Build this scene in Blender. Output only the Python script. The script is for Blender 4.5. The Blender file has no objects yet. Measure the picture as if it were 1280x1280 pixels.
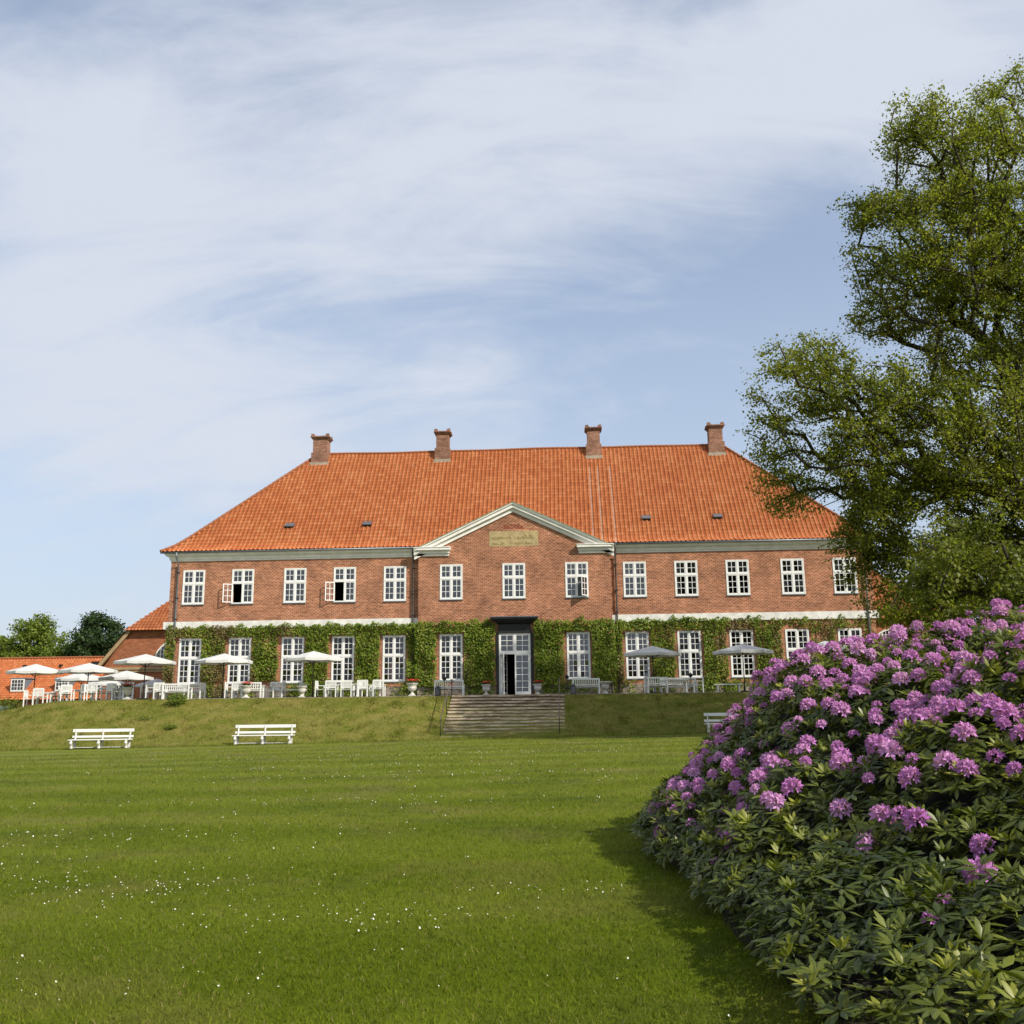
import bpy, bmesh, math, random
import numpy as np
from mathutils import Vector, Matrix, kdtree, noise as mnoise

random.seed(7)
rng = np.random.default_rng(7)
S = bpy.context.scene
COL = S.collection
PI = math.pi
R = math.radians

# ------------------------------------------------------------------ camera
cd = bpy.data.cameras.new("camera")
cam = bpy.data.objects.new("camera", cd)
COL.objects.link(cam)
cd.sensor_width = 36.0
cd.sensor_fit = 'HORIZONTAL'
cd.lens = 36.0 * 1192.0 / 1280.0
cd.clip_start = 0.1
cd.clip_end = 5000
yaw, pitch, roll = -0.0528, 0.1986, -0.01164
fw = Vector((math.sin(yaw) * math.cos(pitch), math.cos(yaw) * math.cos(pitch), math.sin(pitch)))
rt = Vector((math.cos(yaw), -math.sin(yaw), 0))
up = rt.cross(fw)
rt2 = rt * math.cos(roll) + up * math.sin(roll)
up2 = -rt * math.sin(roll) + up * math.cos(roll)
M = Matrix((rt2, up2, -fw)).transposed().to_4x4()
M.translation = Vector((3.181, -61.885, -0.50))
cam.matrix_world = M
S.camera = cam

# ------------------------------------------------------------------ sun + sky
SUN_AZ, SUN_EL = R(53), R(38)          # azimuth to the right of the line camera <- facade
sdir = Vector((math.sin(SUN_AZ) * math.cos(SUN_EL), -math.cos(SUN_AZ) * math.cos(SUN_EL), math.sin(SUN_EL)))
sl = bpy.data.lights.new("sun", 'SUN')
sl.energy = 3.4
sl.angle = R(0.6)
sl.color = (1.0, 0.945, 0.86)
sun = bpy.data.objects.new("sun", sl)
COL.objects.link(sun)
sun.rotation_euler = sdir.to_track_quat('Z', 'Y').to_euler()

W = bpy.data.worlds.new("World")
S.world = W
W.use_nodes = True
nt = W.node_tree
for n in list(nt.nodes):
    nt.nodes.remove(n)
def N(nt, typ, **kw):
    n = nt.nodes.new(typ)
    for k, v in kw.items():
        setattr(n, k, v)
    return n
def L(nt, a, b):
    nt.links.new(a, b)
wo = N(nt, 'ShaderNodeOutputWorld')
bg = N(nt, 'ShaderNodeBackground')
bg.inputs['Strength'].default_value = 0.11
sky = N(nt, 'ShaderNodeTexSky', sky_type='NISHITA')
sky.sun_disc = False
sky.sun_elevation = SUN_EL
sky.sun_rotation = math.atan2(sdir.x, sdir.y)
sky.air_density = 1.0
sky.dust_density = 1.5
sky.ozone_density = 1.5
tc = N(nt, 'ShaderNodeTexCoord')
sep = N(nt, 'ShaderNodeSeparateXYZ')
L(nt, tc.outputs['Generated'], sep.inputs[0])
def mth(nt, op, a, b=None, clamp=False, c=None):
    n = N(nt, 'ShaderNodeMath', operation=op)
    n.use_clamp = clamp
    for i, v in enumerate((a, b, c)):
        if v is None: continue
        if hasattr(v, 'is_linked') or hasattr(v, 'links'):
            L(nt, v, n.inputs[i])
        else:
            n.inputs[i].default_value = v
    return n.outputs[0]
X, Y, Z = sep.outputs
# cloud sheet: direction projected on a high flat layer
zc = mth(nt, 'ADD', mth(nt, 'MAXIMUM', Z, 0.0), 0.55)
px = mth(nt, 'DIVIDE', X, zc)
py = mth(nt, 'DIVIDE', Y, zc)
comb = N(nt, 'ShaderNodeCombineXYZ')
L(nt, px, comb.inputs[0]); L(nt, py, comb.inputs[1])
def cnoise(rot, scale3, loc, scale, detail, rough, dist):
    mp = N(nt, 'ShaderNodeMapping')
    mp.inputs['Rotation'].default_value = (0, 0, R(rot))
    mp.inputs['Scale'].default_value = scale3
    mp.inputs['Location'].default_value = loc
    L(nt, comb.outputs[0], mp.inputs[0])
    n = N(nt, 'ShaderNodeTexNoise')
    n.inputs['Scale'].default_value = scale
    n.inputs['Detail'].default_value = detail
    n.inputs['Roughness'].default_value = rough
    n.inputs['Distortion'].default_value = dist
    L(nt, mp.outputs[0], n.inputs['Vector'])
    return n.outputs[0]
n1 = cnoise(30, (0.8, 1.5, 1), (0.4, 0.1, 0), 4.2, 6, 0.58, 0.6)     # soft puffs
n2 = cnoise(-35, (0.6, 2.0, 1), (3.1, 1.7, 0), 5.5, 8, 0.62, 0.6)     # combed-out streaks
# the broad band of cirrus, low left to high right: blobs in direction space
def blob(dx, dy, dz, k, amp):
    v = Vector((dx, dy, dz)).normalized()
    d = N(nt, 'ShaderNodeVectorMath', operation='DOT_PRODUCT')
    L(nt, tc.outputs['Generated'], d.inputs[0])
    d.inputs[1].default_value = v
    e = mth(nt, 'MULTIPLY', mth(nt, 'SUBTRACT', d.outputs['Value'], 1.0), k)
    return mth(nt, 'MULTIPLY', mth(nt, 'POWER', 2.718, e), amp)
def pxdir(x, y):
    return (fw + rt2 * ((x - 640) / 1192) + up2 * ((640 - y) / 1192))
blobs = []
for (bx, by, k, a) in [(20, 250, 110, .30), (170, 330, 140, .26), (350, 240, 120, .30), (60, 460, 160, .22), (520, 290, 170, .24), (620, 180, 120, .22), (800, 160, 140, .28),
                       (960, 100, 120, .34), (1120, 60, 120, .34), (1250, 60, 120, .28), (480, 60, 90, .10), (720, 40, 90, .12), (180, 550, 260, .38), (30, 530, 260, .32), (330, 540, 300, .38), (560, 480, 300, .16), (420, 430, 240, .08),
                       (640, 540, 300, .26), (60, 70, 120, .08), (260, 110, 160, .02),
                       (1000, 330, 40, -.22), (800, 420, 120, -.12), (250, 430, 400, -.12), (120, 620, 260, -.14), (300, 370, 500, -.06), (40, 350, 700, -.06)]:
    v = pxdir(bx, by)
    blobs.append(blob(v.x, v.y, v.z, k, a))
blobs.append(blob(.5, -1, .5, 1.6, .42)); blobs.append(blob(0, -.1, 1, 3, .15))  # added cloud behind and above the camera for whiter fill light
acc = blobs[0]
for b in blobs[1:]:
    acc = mth(nt, 'ADD', acc, b)
cov = mth(nt, 'ADD', mth(nt, 'ADD', mth(nt, 'MULTIPLY', n1, 0.95), mth(nt, 'MULTIPLY', n2, 1.25)), acc)
mr = N(nt, 'ShaderNodeMapRange')
mr.interpolation_type = 'SMOOTHSTEP'
L(nt, cov, mr.inputs['Value'])
mr.inputs['From Min'].default_value = 0.98
mr.inputs['From Max'].default_value = 1.80
mr.inputs['To Min'].default_value = 0.05
mr.inputs['To Max'].default_value = .93
mix = N(nt, 'ShaderNodeMix', data_type='RGBA')
L(nt, mr.outputs[0], mix.inputs['Factor'])
hs = N(nt, 'ShaderNodeHueSaturation')
hs.inputs['Saturation'].default_value = 0.9
hs.inputs['Value'].default_value = 1.15
L(nt, sky.outputs[0], hs.inputs['Color'])
# thin high veil that keeps the blue pale
veil = N(nt, 'ShaderNodeMix', data_type='RGBA')
veil.inputs['Factor'].default_value = 0.35
L(nt, hs.outputs[0], veil.inputs['A']); veil.inputs['B'].default_value = (3.0, 3.5, 4.4, 1)
hv = N(nt, 'ShaderNodeMix', data_type='RGBA')
L(nt, mth(nt, 'MULTIPLY', mth(nt, 'SUBTRACT', 1.0, mth(nt, 'DIVIDE', Z, 0.42), True), .75), hv.inputs['Factor'])
L(nt, veil.outputs['Result'], hv.inputs['A']); hv.inputs['B'].default_value = (3.35, 3.8, 4.55, 1)
L(nt, hv.outputs['Result'], mix.inputs['A'])
mix.inputs['B'].default_value = (4.25, 4.55, 5.15, 1)
L(nt, mix.outputs['Result'], bg.inputs['Color'])
L(nt, bg.outputs[0], wo.inputs[0])

S.render.engine = 'CYCLES'
S.cycles.max_bounces = 5
S.cycles.diffuse_bounces = 2
S.cycles.glossy_bounces = 2
S.cycles.transparent_max_bounces = 6
S.cycles.use_denoising = True
S.view_settings.view_transform = 'Standard'
S.view_settings.look = 'None'
S.view_settings.exposure = 0.58
S.view_settings.gamma = 1.0

# ------------------------------------------------------------------ materials
def mat(name, col, rough=0.7, metal=0.0, spec=0.4, noise=0.0, nscale=6.0, bump=0.0, bscale=30.0, col2=None, detail=4, coords='pos'):
    m = bpy.data.materials.new(name)
    m.use_nodes = True
    t = m.node_tree
    b = t.nodes['Principled BSDF']
    b.inputs['Roughness'].default_value = rough
    b.inputs['Metallic'].default_value = metal
    b.inputs['Specular IOR Level'].default_value = spec
    b.inputs['Base Color'].default_value = (*col, 1)
    if noise or col2:
        g = N(t, 'ShaderNodeNewGeometry')
        n = N(t, 'ShaderNodeTexNoise')
        n.inputs['Scale'].default_value = nscale
        n.inputs['Detail'].default_value = detail
        L(t, g.outputs['Position'], n.inputs['Vector'])
        c2 = col2 or tuple(c * (1 - noise) for c in col)
        r = N(t, 'ShaderNodeValToRGB')
        r.color_ramp.elements[0].position = 0.35
        r.color_ramp.elements[0].color = (*c2, 1)
        r.color_ramp.elements[1].position = 0.65
        r.color_ramp.elements[1].color = (*col, 1)
        L(t, n.outputs[0], r.inputs[0])
        L(t, r.outputs[0], b.inputs['Base Color'])
    if bump:
        g = N(t, 'ShaderNodeNewGeometry')
        n = N(t, 'ShaderNodeTexNoise')
        n.inputs['Scale'].default_value = bscale
        L(t, g.outputs['Position'], n.inputs['Vector'])
        bp = N(t, 'ShaderNodeBump')
        bp.inputs['Strength'].default_value = bump
        bp.inputs['Distance'].default_value = 0.02
        L(t, n.outputs[0], bp.inputs['Height'])
        L(t, bp.outputs[0], b.inputs['Normal'])
    return m

def brick_mat(name, c1, c2, mortar, dirt=0.36, head=.32):
    m = bpy.data.materials.new(name)
    m.use_nodes = True
    t = m.node_tree
    b = t.nodes['Principled BSDF']
    b.inputs['Roughness'].default_value = 0.9
    b.inputs['Specular IOR Level'].default_value = 0.2
    g = N(t, 'ShaderNodeNewGeometry')
    s = N(t, 'ShaderNodeSeparateXYZ')
    L(t, g.outputs['Position'], s.inputs[0])
    xy = mth(t, 'ADD', s.outputs[0], s.outputs[1])
    c = N(t, 'ShaderNodeCombineXYZ')
    L(t, xy, c.inputs[0]); L(t, s.outputs[2], c.inputs[1])
    br = N(t, 'ShaderNodeTexBrick')
    br.inputs['Scale'].default_value = 1.0
    br.inputs['Brick Width'].default_value = 0.26
    br.inputs['Row Height'].default_value = 0.095
    br.inputs['Mortar Size'].default_value = 0.011
    br.inputs['Mortar Smooth'].default_value = 0.2
    br.inputs['Bias'].default_value = -0.1
    br.inputs['Color1'].default_value = (*c1, 1)
    br.inputs['Color2'].default_value = (*c2, 1)
    br.inputs['Mortar'].default_value = (*mortar, 1)
    L(t, c.outputs[0], br.inputs['Vector'])
    n = N(t, 'ShaderNodeTexNoise')
    n.inputs['Scale'].default_value = 0.7
    n.inputs['Detail'].default_value = 8
    n.inputs['Roughness'].default_value = 0.65
    L(t, g.outputs['Position'], n.inputs['Vector'])
    mr = N(t, 'ShaderNodeMapRange')
    mr.inputs['From Min'].default_value = 0.35
    mr.inputs['From Max'].default_value = 0.7
    mr.inputs['To Min'].default_value = 1.0 + dirt * 0.4
    mr.inputs['To Max'].default_value = 1.0 - dirt
    L(t, n.outputs[0], mr.inputs['Value'])
    # single bricks burnt darker or paler, close to a checker of headers and stretchers
    v = N(t, 'ShaderNodeTexVoronoi')
    v.inputs['Scale'].default_value = 5.5
    mpp = N(t, 'ShaderNodeMapping'); mpp.inputs['Scale'].default_value = (0.8, 2.0, 1)
    L(t, c.outputs[0], mpp.inputs[0]); L(t, mpp.outputs[0], v.inputs['Vector'])
    vs = N(t, 'ShaderNodeSeparateColor'); L(t, v.outputs['Color'], vs.inputs[0])
    f = mth(t, 'MULTIPLY', mr.outputs[0], mth(t, 'ADD', mth(t, 'MULTIPLY', vs.outputs[0], 0.45), 0.78))
    # pale headers, one to every stretcher, staggered row by row
    row = mth(t, 'FLOOR', mth(t, 'DIVIDE', s.outputs[2], .095))
    uu = mth(t, 'FRACT', mth(t, 'ADD', mth(t, 'DIVIDE', xy, .26), mth(t, 'MULTIPLY', mth(t, 'MODULO', row, 2.0), .5)))
    hd = mth(t, 'MULTIPLY', mth(t, 'LESS_THAN', uu, .36), head)
    hx_ = N(t, 'ShaderNodeMix', data_type='RGBA'); L(t, hd, hx_.inputs['Factor']); L(t, br.outputs['Color'], hx_.inputs['A']); hx_.inputs['B'].default_value = (.60, .40, .24, 1)
    vm = N(t, 'ShaderNodeVectorMath', operation='SCALE')
    L(t, hx_.outputs['Result'], vm.inputs[0]); L(t, f, vm.inputs['Scale'])
    L(t, vm.outputs[0], b.inputs['Base Color'])
    bp = N(t, 'ShaderNodeBump')
    bp.inputs['Strength'].default_value = 0.5
    bp.inputs['Distance'].default_value = 0.01
    L(t, br.outputs['Fac'], bp.inputs['Height']); bp.invert = True
    L(t, bp.outputs[0], b.inputs['Normal'])
    return m

def leaf_mat(name, cols, transl=0.35, rough=0.55, spec=0.3, nscale=0.6):
    """colour picked per leaf through the UV map, plus a broad variation of kind over the plant"""
    m = bpy.data.materials.new(name)
    m.use_nodes = True
    t = m.node_tree
    b = t.nodes['Principled BSDF']
    out = t.nodes['Material Output']
    uv = N(t, 'ShaderNodeUVMap')
    s = N(t, 'ShaderNodeSeparateXYZ')
    L(t, uv.outputs[0], s.inputs[0])
    g = N(t, 'ShaderNodeNewGeometry')
    n = N(t, 'ShaderNodeTexNoise')
    n.inputs['Scale'].default_value = nscale
    n.inputs['Detail'].default_value = 3
    L(t, g.outputs['Position'], n.inputs['Vector'])
    fac = mth(t, 'ADD', mth(t, 'MULTIPLY', s.outputs[0], 0.6), mth(t, 'MULTIPLY', mth(t, 'SUBTRACT', n.outputs[0], 0.3), 1.0))
    r = N(t, 'ShaderNodeValToRGB')
    cr = r.color_ramp
    cr.elements[0].position = 0.12
    cr.elements[0].color = (*cols[0], 1)
    cr.elements[1].position = 0.9
    cr.elements[1].color = (*cols[-1], 1)
    for i, c in enumerate(cols[1:-1]):
        e = cr.elements.new(0.12 + 0.78 * (i + 1) / (len(cols) - 1))
        e.color = (*c, 1)
    L(t, fac, r.inputs[0])
    L(t, r.outputs[0], b.inputs['Base Color'])
    b.inputs['Roughness'].default_value = rough
    b.inputs['Specular IOR Level'].default_value = spec
    if transl:
        tr = N(t, 'ShaderNodeBsdfTranslucent')
        sc = N(t, 'ShaderNodeVectorMath', operation='MULTIPLY')
        L(t, r.outputs[0], sc.inputs[0]); sc.inputs[1].default_value = (1.5, 1.7, 0.8)
        L(t, sc.outputs[0], tr.inputs['Color'])
        mx = N(t, 'ShaderNodeMixShader')
        mx.inputs[0].default_value = transl
        L(t, b.outputs[0], mx.inputs[1]); L(t, tr.outputs[0], mx.inputs[2])
        L(t, mx.outputs[0], out.inputs['Surface'])
    return m

MT = {}
MT['brick'] = brick_mat('red_brick', (0.26, 0.068, 0.034), (0.40, 0.130, 0.066), (0.52, 0.35, 0.21))
MT['brick_chimney'] = brick_mat('weathered_brick', (0.19, 0.070, 0.045), (0.30, 0.13, 0.085), (0.33, 0.24, 0.17), 0.4, .2)
MT['brick_annex'] = brick_mat('plain_brick', (0.33, 0.11, 0.05), (0.37, 0.135, 0.06), (0.36, 0.16, 0.085), 0.2, .05)
MT['white'] = mat('white_paint', (0.80, 0.79, 0.74), 0.5, noise=0.06, nscale=3)
MT['white_plaster'] = mat('white_plaster', (0.80, 0.78, 0.71), 0.85, noise=0.24, nscale=2.6, detail=10)
MT['cream'] = mat('cream_cornice_paint', (0.88, 0.85, 0.77), 0.7, noise=0.14, nscale=2, detail=7)
MT['copper'] = mat('verdigris_flashing', (0.28, 0.38, 0.24), 0.6, noise=0.3, nscale=3)
MT['zinc'] = mat('grey_zinc', (0.22, 0.24, 0.26), 0.45, metal=0.6, noise=0.2, nscale=4)
MT['dark_metal'] = mat('dark_metal', (0.03, 0.028, 0.028), 0.5, metal=0.3, noise=0.3, nscale=5)
MT['black_wood'] = mat('black_painted_wood', (0.018, 0.018, 0.019), 0.45, noise=0.3, nscale=5)
def glass(name, keep, tint=(.8, .82, .84)):
    m = bpy.data.materials.new(name); m.use_nodes = True
    t = m.node_tree; out = t.nodes['Material Output']
    gl = N(t, 'ShaderNodeBsdfGlossy'); gl.inputs['Roughness'].default_value = .02; gl.inputs['Color'].default_value = (.9, .92, .95, 1)
    tr = N(t, 'ShaderNodeBsdfTransparent'); tr.inputs['Color'].default_value = (*tint, 1)
    fr = N(t, 'ShaderNodeFresnel'); fr.inputs['IOR'].default_value = 1.5
    f = mth(t, 'ADD', fr.outputs[0], keep)
    mx = N(t, 'ShaderNodeMixShader'); L(t, f, mx.inputs[0]); L(t, tr.outputs[0], mx.inputs[1]); L(t, gl.outputs[0], mx.inputs[2])
    L(t, mx.outputs[0], out.inputs['Surface'])
    return m
MT['glass_grey'] = glass('window_glass', .07)
MT['glass_mid'] = glass('older_window_glass', .045)
MT['glass_dark'] = glass('clear_window_glass', .015)
MT['glass_far'] = mat('distant_window_glass', (.03, .028, .032), .05, spec=.8)
MT['net'] = mat('grey_net_curtain', (.20, .20, .20), .9, noise=.35, nscale=5)
MT['drape'] = mat('pale_drape', (.42, .39, .34), .9, noise=.25, nscale=4)
MT['red_drape'] = mat('red_upholstery', (.50, .10, .07), .9)
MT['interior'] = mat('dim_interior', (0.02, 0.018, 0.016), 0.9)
MT['stone'] = mat('rough_stone', (0.30, 0.25, 0.19), 0.95, noise=0.45, nscale=2.5, detail=8, bump=0.6, bscale=10)
MT['plaque'] = mat('yellow_sandstone', (0.48, 0.37, 0.18), 0.95, noise=0.25, nscale=2.5, detail=8, bump=0.4, bscale=25)
MT['engrave'] = mat('engraved_letter_shade', (0.26, 0.19, 0.08), 0.95)
MT['canvas'] = mat('white_canvas', (0.80, 0.79, 0.75), 0.85, noise=0.10, nscale=2.5, detail=7)
tt = MT['canvas'].node_tree; pb_ = tt.nodes['Principled BSDF']; tl = N(tt, 'ShaderNodeBsdfTranslucent'); tl.inputs['Color'].default_value = (.85, .84, .78, 1)
mx_ = N(tt, 'ShaderNodeMixShader'); mx_.inputs[0].default_value = .3
L(tt, pb_.outputs[0], mx_.inputs[1]); L(tt, tl.outputs[0], mx_.inputs[2]); L(tt, mx_.outputs[0], tt.nodes['Material Output'].inputs['Surface'])
MT['pole'] = mat('dark_pole', (0.035, 0.022, 0.02), 0.5)
MT['terracotta'] = mat('terracotta', (0.30, 0.12, 0.07), 0.9)
MT['urn'] = mat('white_cast_stone', (0.66, 0.63, 0.55), 0.85, noise=0.3, nscale=5, detail=6)
MT['lead'] = mat('lead_flashing', (0.17, 0.20, 0.23), 0.6, noise=0.2)
MT['lime'] = mat('lime_mortar_fillet', (.42, .36, .27), .9, noise=.3, nscale=4)
MT['bark'] = mat('brown_bark', (0.05, 0.038, 0.025), 0.95, noise=0.5, nscale=3, detail=8, bump=0.8, bscale=14)
MT['paving'] = mat('terrace_gravel', (0.34, 0.30, 0.24), 0.95, noise=0.3, nscale=8, bump=0.5, bscale=60)
MT['soil'] = mat('dry_leaf_litter', (0.045, 0.032, 0.020), 0.95, noise=0.6, nscale=16, detail=8, bump=0.8, bscale=60)
MT['concrete'] = mat('white_painted_concrete', (0.72, 0.70, 0.66), 0.8, noise=0.2, nscale=9, detail=6)

# roof tiles: colour per tile from the UV map
def tile_mat(name, c1, c2, c3, streak=False):
    m = bpy.data.materials.new(name)
    m.use_nodes = True
    t = m.node_tree
    b = t.nodes['Principled BSDF']
    b.inputs['Roughness'].default_value = 0.75
    b.inputs['Specular IOR Level'].default_value = 0.3
    uv = N(t, 'ShaderNodeUVMap')
    wn = N(t, 'ShaderNodeTexWhiteNoise', noise_dimensions='2D')
    sn = N(t, 'ShaderNodeVectorMath', operation='FLOOR')
    L(t, uv.outputs[0], sn.inputs[0]); L(t, sn.outputs[0], wn.inputs['Vector'])
    g = N(t, 'ShaderNodeNewGeometry')
    n = N(t, 'ShaderNodeTexNoise')
    n.inputs['Scale'].default_value = 0.35
    n.inputs['Detail'].default_value = 9
    n.inputs['Roughness'].default_value = 0.7
    L(t, g.outputs['Position'], n.inputs['Vector'])
    f = mth(t, 'ADD', mth(t, 'MULTIPLY', wn.outputs['Value'], 0.45), mth(t, 'MULTIPLY', mth(t, 'SUBTRACT', n.outputs[0], 0.5), .85))
    f = mth(t, 'ADD', f, 0.28)
    r = N(t, 'ShaderNodeValToRGB')
    r.color_ramp.elements[0].position = 0.0
    r.color_ramp.elements[0].color = (*c1, 1)
    r.color_ramp.elements[1].position = 1.0
    r.color_ramp.elements[1].color = (*c3, 1)
    e = r.color_ramp.elements.new(0.5); e.color = (*c2, 1)
    L(t, f, r.inputs[0])
    # darker joints where one tile laps the next
    s = N(t, 'ShaderNodeSeparateXYZ'); L(t, uv.outputs[0], s.inputs[0])
    fx = mth(t, 'FRACT', s.outputs[0]); fy = mth(t, 'FRACT', s.outputs[1])
    j = mth(t, 'MULTIPLY', mth(t, 'LESS_THAN', fx, 0.14), 0.28)
    j2 = mth(t, 'MULTIPLY', mth(t, 'LESS_THAN', fy, 0.20), 0.42)
    k = mth(t, 'SUBTRACT', 1.0, mth(t, 'MAXIMUM', j, j2))
    vm = N(t, 'ShaderNodeVectorMath', operation='SCALE')
    L(t, r.outputs[0], vm.inputs[0]); L(t, k, vm.inputs['Scale'])
    out_ = vm.outputs[0]
    nm = N(t, 'ShaderNodeTexNoise'); nm.inputs['Scale'].default_value = 1.1; nm.inputs['Detail'].default_value = 10; nm.inputs['Roughness'].default_value = .75
    L(t, g.outputs['Position'], nm.inputs['Vector'])
    mm = N(t, 'ShaderNodeMapRange'); mm.inputs['From Min'].default_value = .58; mm.inputs['From Max'].default_value = .70; mm.inputs['To Max'].default_value = .45; L(t, nm.outputs[0], mm.inputs['Value'])
    mz = N(t, 'ShaderNodeMix', data_type='RGBA'); L(t, mm.outputs[0], mz.inputs['Factor']); L(t, out_, mz.inputs['A']); mz.inputs['B'].default_value = (.20, .11, .05, 1)
    out_ = mz.outputs['Result']
    if streak:   # limewash run-off down a few tile columns
        sp = N(t, 'ShaderNodeSeparateXYZ'); L(t, g.outputs['Position'], sp.inputs[0])
        tot = None
        for sx in (5.25, 5.83, 6.70):
            q = mth(t, 'LESS_THAN', mth(t, 'ABSOLUTE', mth(t, 'SUBTRACT', sp.outputs[0], sx)), .055)
            tot = q if tot is None else mth(t, 'ADD', tot, q)
        n3 = N(t, 'ShaderNodeTexNoise'); n3.inputs['Scale'].default_value = 2.5; L(t, g.outputs['Position'], n3.inputs['Vector'])
        q = mth(t, 'MULTIPLY', tot, mth(t, 'MULTIPLY', mth(t, 'LESS_THAN', sp.outputs[2], 16.2), mth(t, 'MULTIPLY', n3.outputs[0], .75)), True)
        mx = N(t, 'ShaderNodeMix', data_type='RGBA'); L(t, q, mx.inputs['Factor']); L(t, out_, mx.inputs['A']); mx.inputs['B'].default_value = (.72, .58, .48, 1)
        out_ = mx.outputs['Result']
    L(t, out_, b.inputs['Base Color'])
    return m
MT['tile'] = tile_mat('orange_pantiles', (0.42, 0.112, 0.036), (0.57, 0.175, 0.058), (0.70, 0.29, 0.125), True)
MT['tile_old'] = tile_mat('weathered_pantiles', (0.30, 0.09, 0.035), (0.45, 0.14, 0.05), (0.55, 0.22, 0.09))

# step stone; sunlit tread edges painted lighter, risers plain dark
m = bpy.data.materials.new('weathered_step_stone'); m.use_nodes = True
t = m.node_tree; b = t.nodes['Principled BSDF']; b.inputs['Roughness'].default_value = 0.95
g = N(t, 'ShaderNodeNewGeometry')
mpp = N(t, 'ShaderNodeMapping'); mpp.inputs['Scale'].default_value = (0.5, 3, 3)
L(t, g.outputs['Position'], mpp.inputs[0])
n = N(t, 'ShaderNodeTexNoise'); n.inputs['Scale'].default_value = 2.2; n.inputs['Detail'].default_value = 9; n.inputs['Roughness'].default_value = .7
L(t, mpp.outputs[0], n.inputs['Vector'])
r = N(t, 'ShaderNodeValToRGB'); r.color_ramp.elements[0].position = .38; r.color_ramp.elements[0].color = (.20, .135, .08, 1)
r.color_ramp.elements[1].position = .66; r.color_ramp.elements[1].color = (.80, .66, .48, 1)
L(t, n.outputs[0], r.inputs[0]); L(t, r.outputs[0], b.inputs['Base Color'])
MT['step'] = m

# ------------------------------------------------------------------ terrain
def lawn_z(x, y):
    return -2.17 + 0.014 * max(-45, min(45, x))
def ss(a, b, v):
    t = max(0.0, min(1.0, (v - a) / (b - a)))
    return t * t * (3 - 2 * t)
def ground_z(x, y):
    zl = lawn_z(x, y)
    top = -0.02
    # crest falls away at the left end and behind the left wing
    top -= 0.75 * ss(-25, -31.5, x) + 1.6 * ss(-30, -38, x)
    if x < -23.6:
        top = min(top, -0.75 * ss(-6.2, -3.0, y) * ss(-23.6, -25, x) - 0.02) if x > -31 else top
    crest_y = -8.0
    foot = -13.2
    if y >= crest_y + .4:
        return top
    u = (crest_y + .4 - y) / (crest_y + .4 - foot)
    u = max(0, min(1, u))
    s = u + 0.045 * math.sin(u * PI * 2 - PI) * -1.0
    s = ss(-0.06, 1.06, u) * .35 + u * .65 if u < 1 else 1.0
    s = (s - 0.012) / (1 - 0.012) if u < 1 else 1
    s = max(0, s)
    return top * (1 - s) + zl * s

def tag(o, label=None, cat=None, group=None, kind=None):
    if label: o['label'] = label
    if cat: o['category'] = cat
    if group: o['group'] = group
    if kind: o['kind'] = kind
    return o

def link(name, me, mats, parent=None, loc=None, rz=0.0, smooth=False):
    for m_ in (mats if isinstance(mats, (list, tuple)) else [mats]):
        if len(me.materials) < (len(mats) if isinstance(mats, (list, tuple)) else 1):
            me.materials.append(m_)
    o = bpy.data.objects.new(name, me)
    COL.objects.link(o)
    if parent: o.parent = parent
    if loc is not None: o.location = loc
    if rz: o.rotation_euler = (0, 0, rz)
    if smooth:
        me.polygons.foreach_set('use_smooth', [True] * len(me.polygons))
    return o

def empty(name, loc=(0, 0, 0), rz=0.0):
    o = bpy.data.objects.new(name, None)
    o.empty_display_size = 0.2
    COL.objects.link(o)
    o.location = loc
    o.rotation_euler = (0, 0, rz)
    return o

def copy_tree(o, parent=None):
    c = o.copy(); COL.objects.link(c); c.parent = parent
    for ch in o.children:
        copy_tree(ch, c)
    return c

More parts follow.
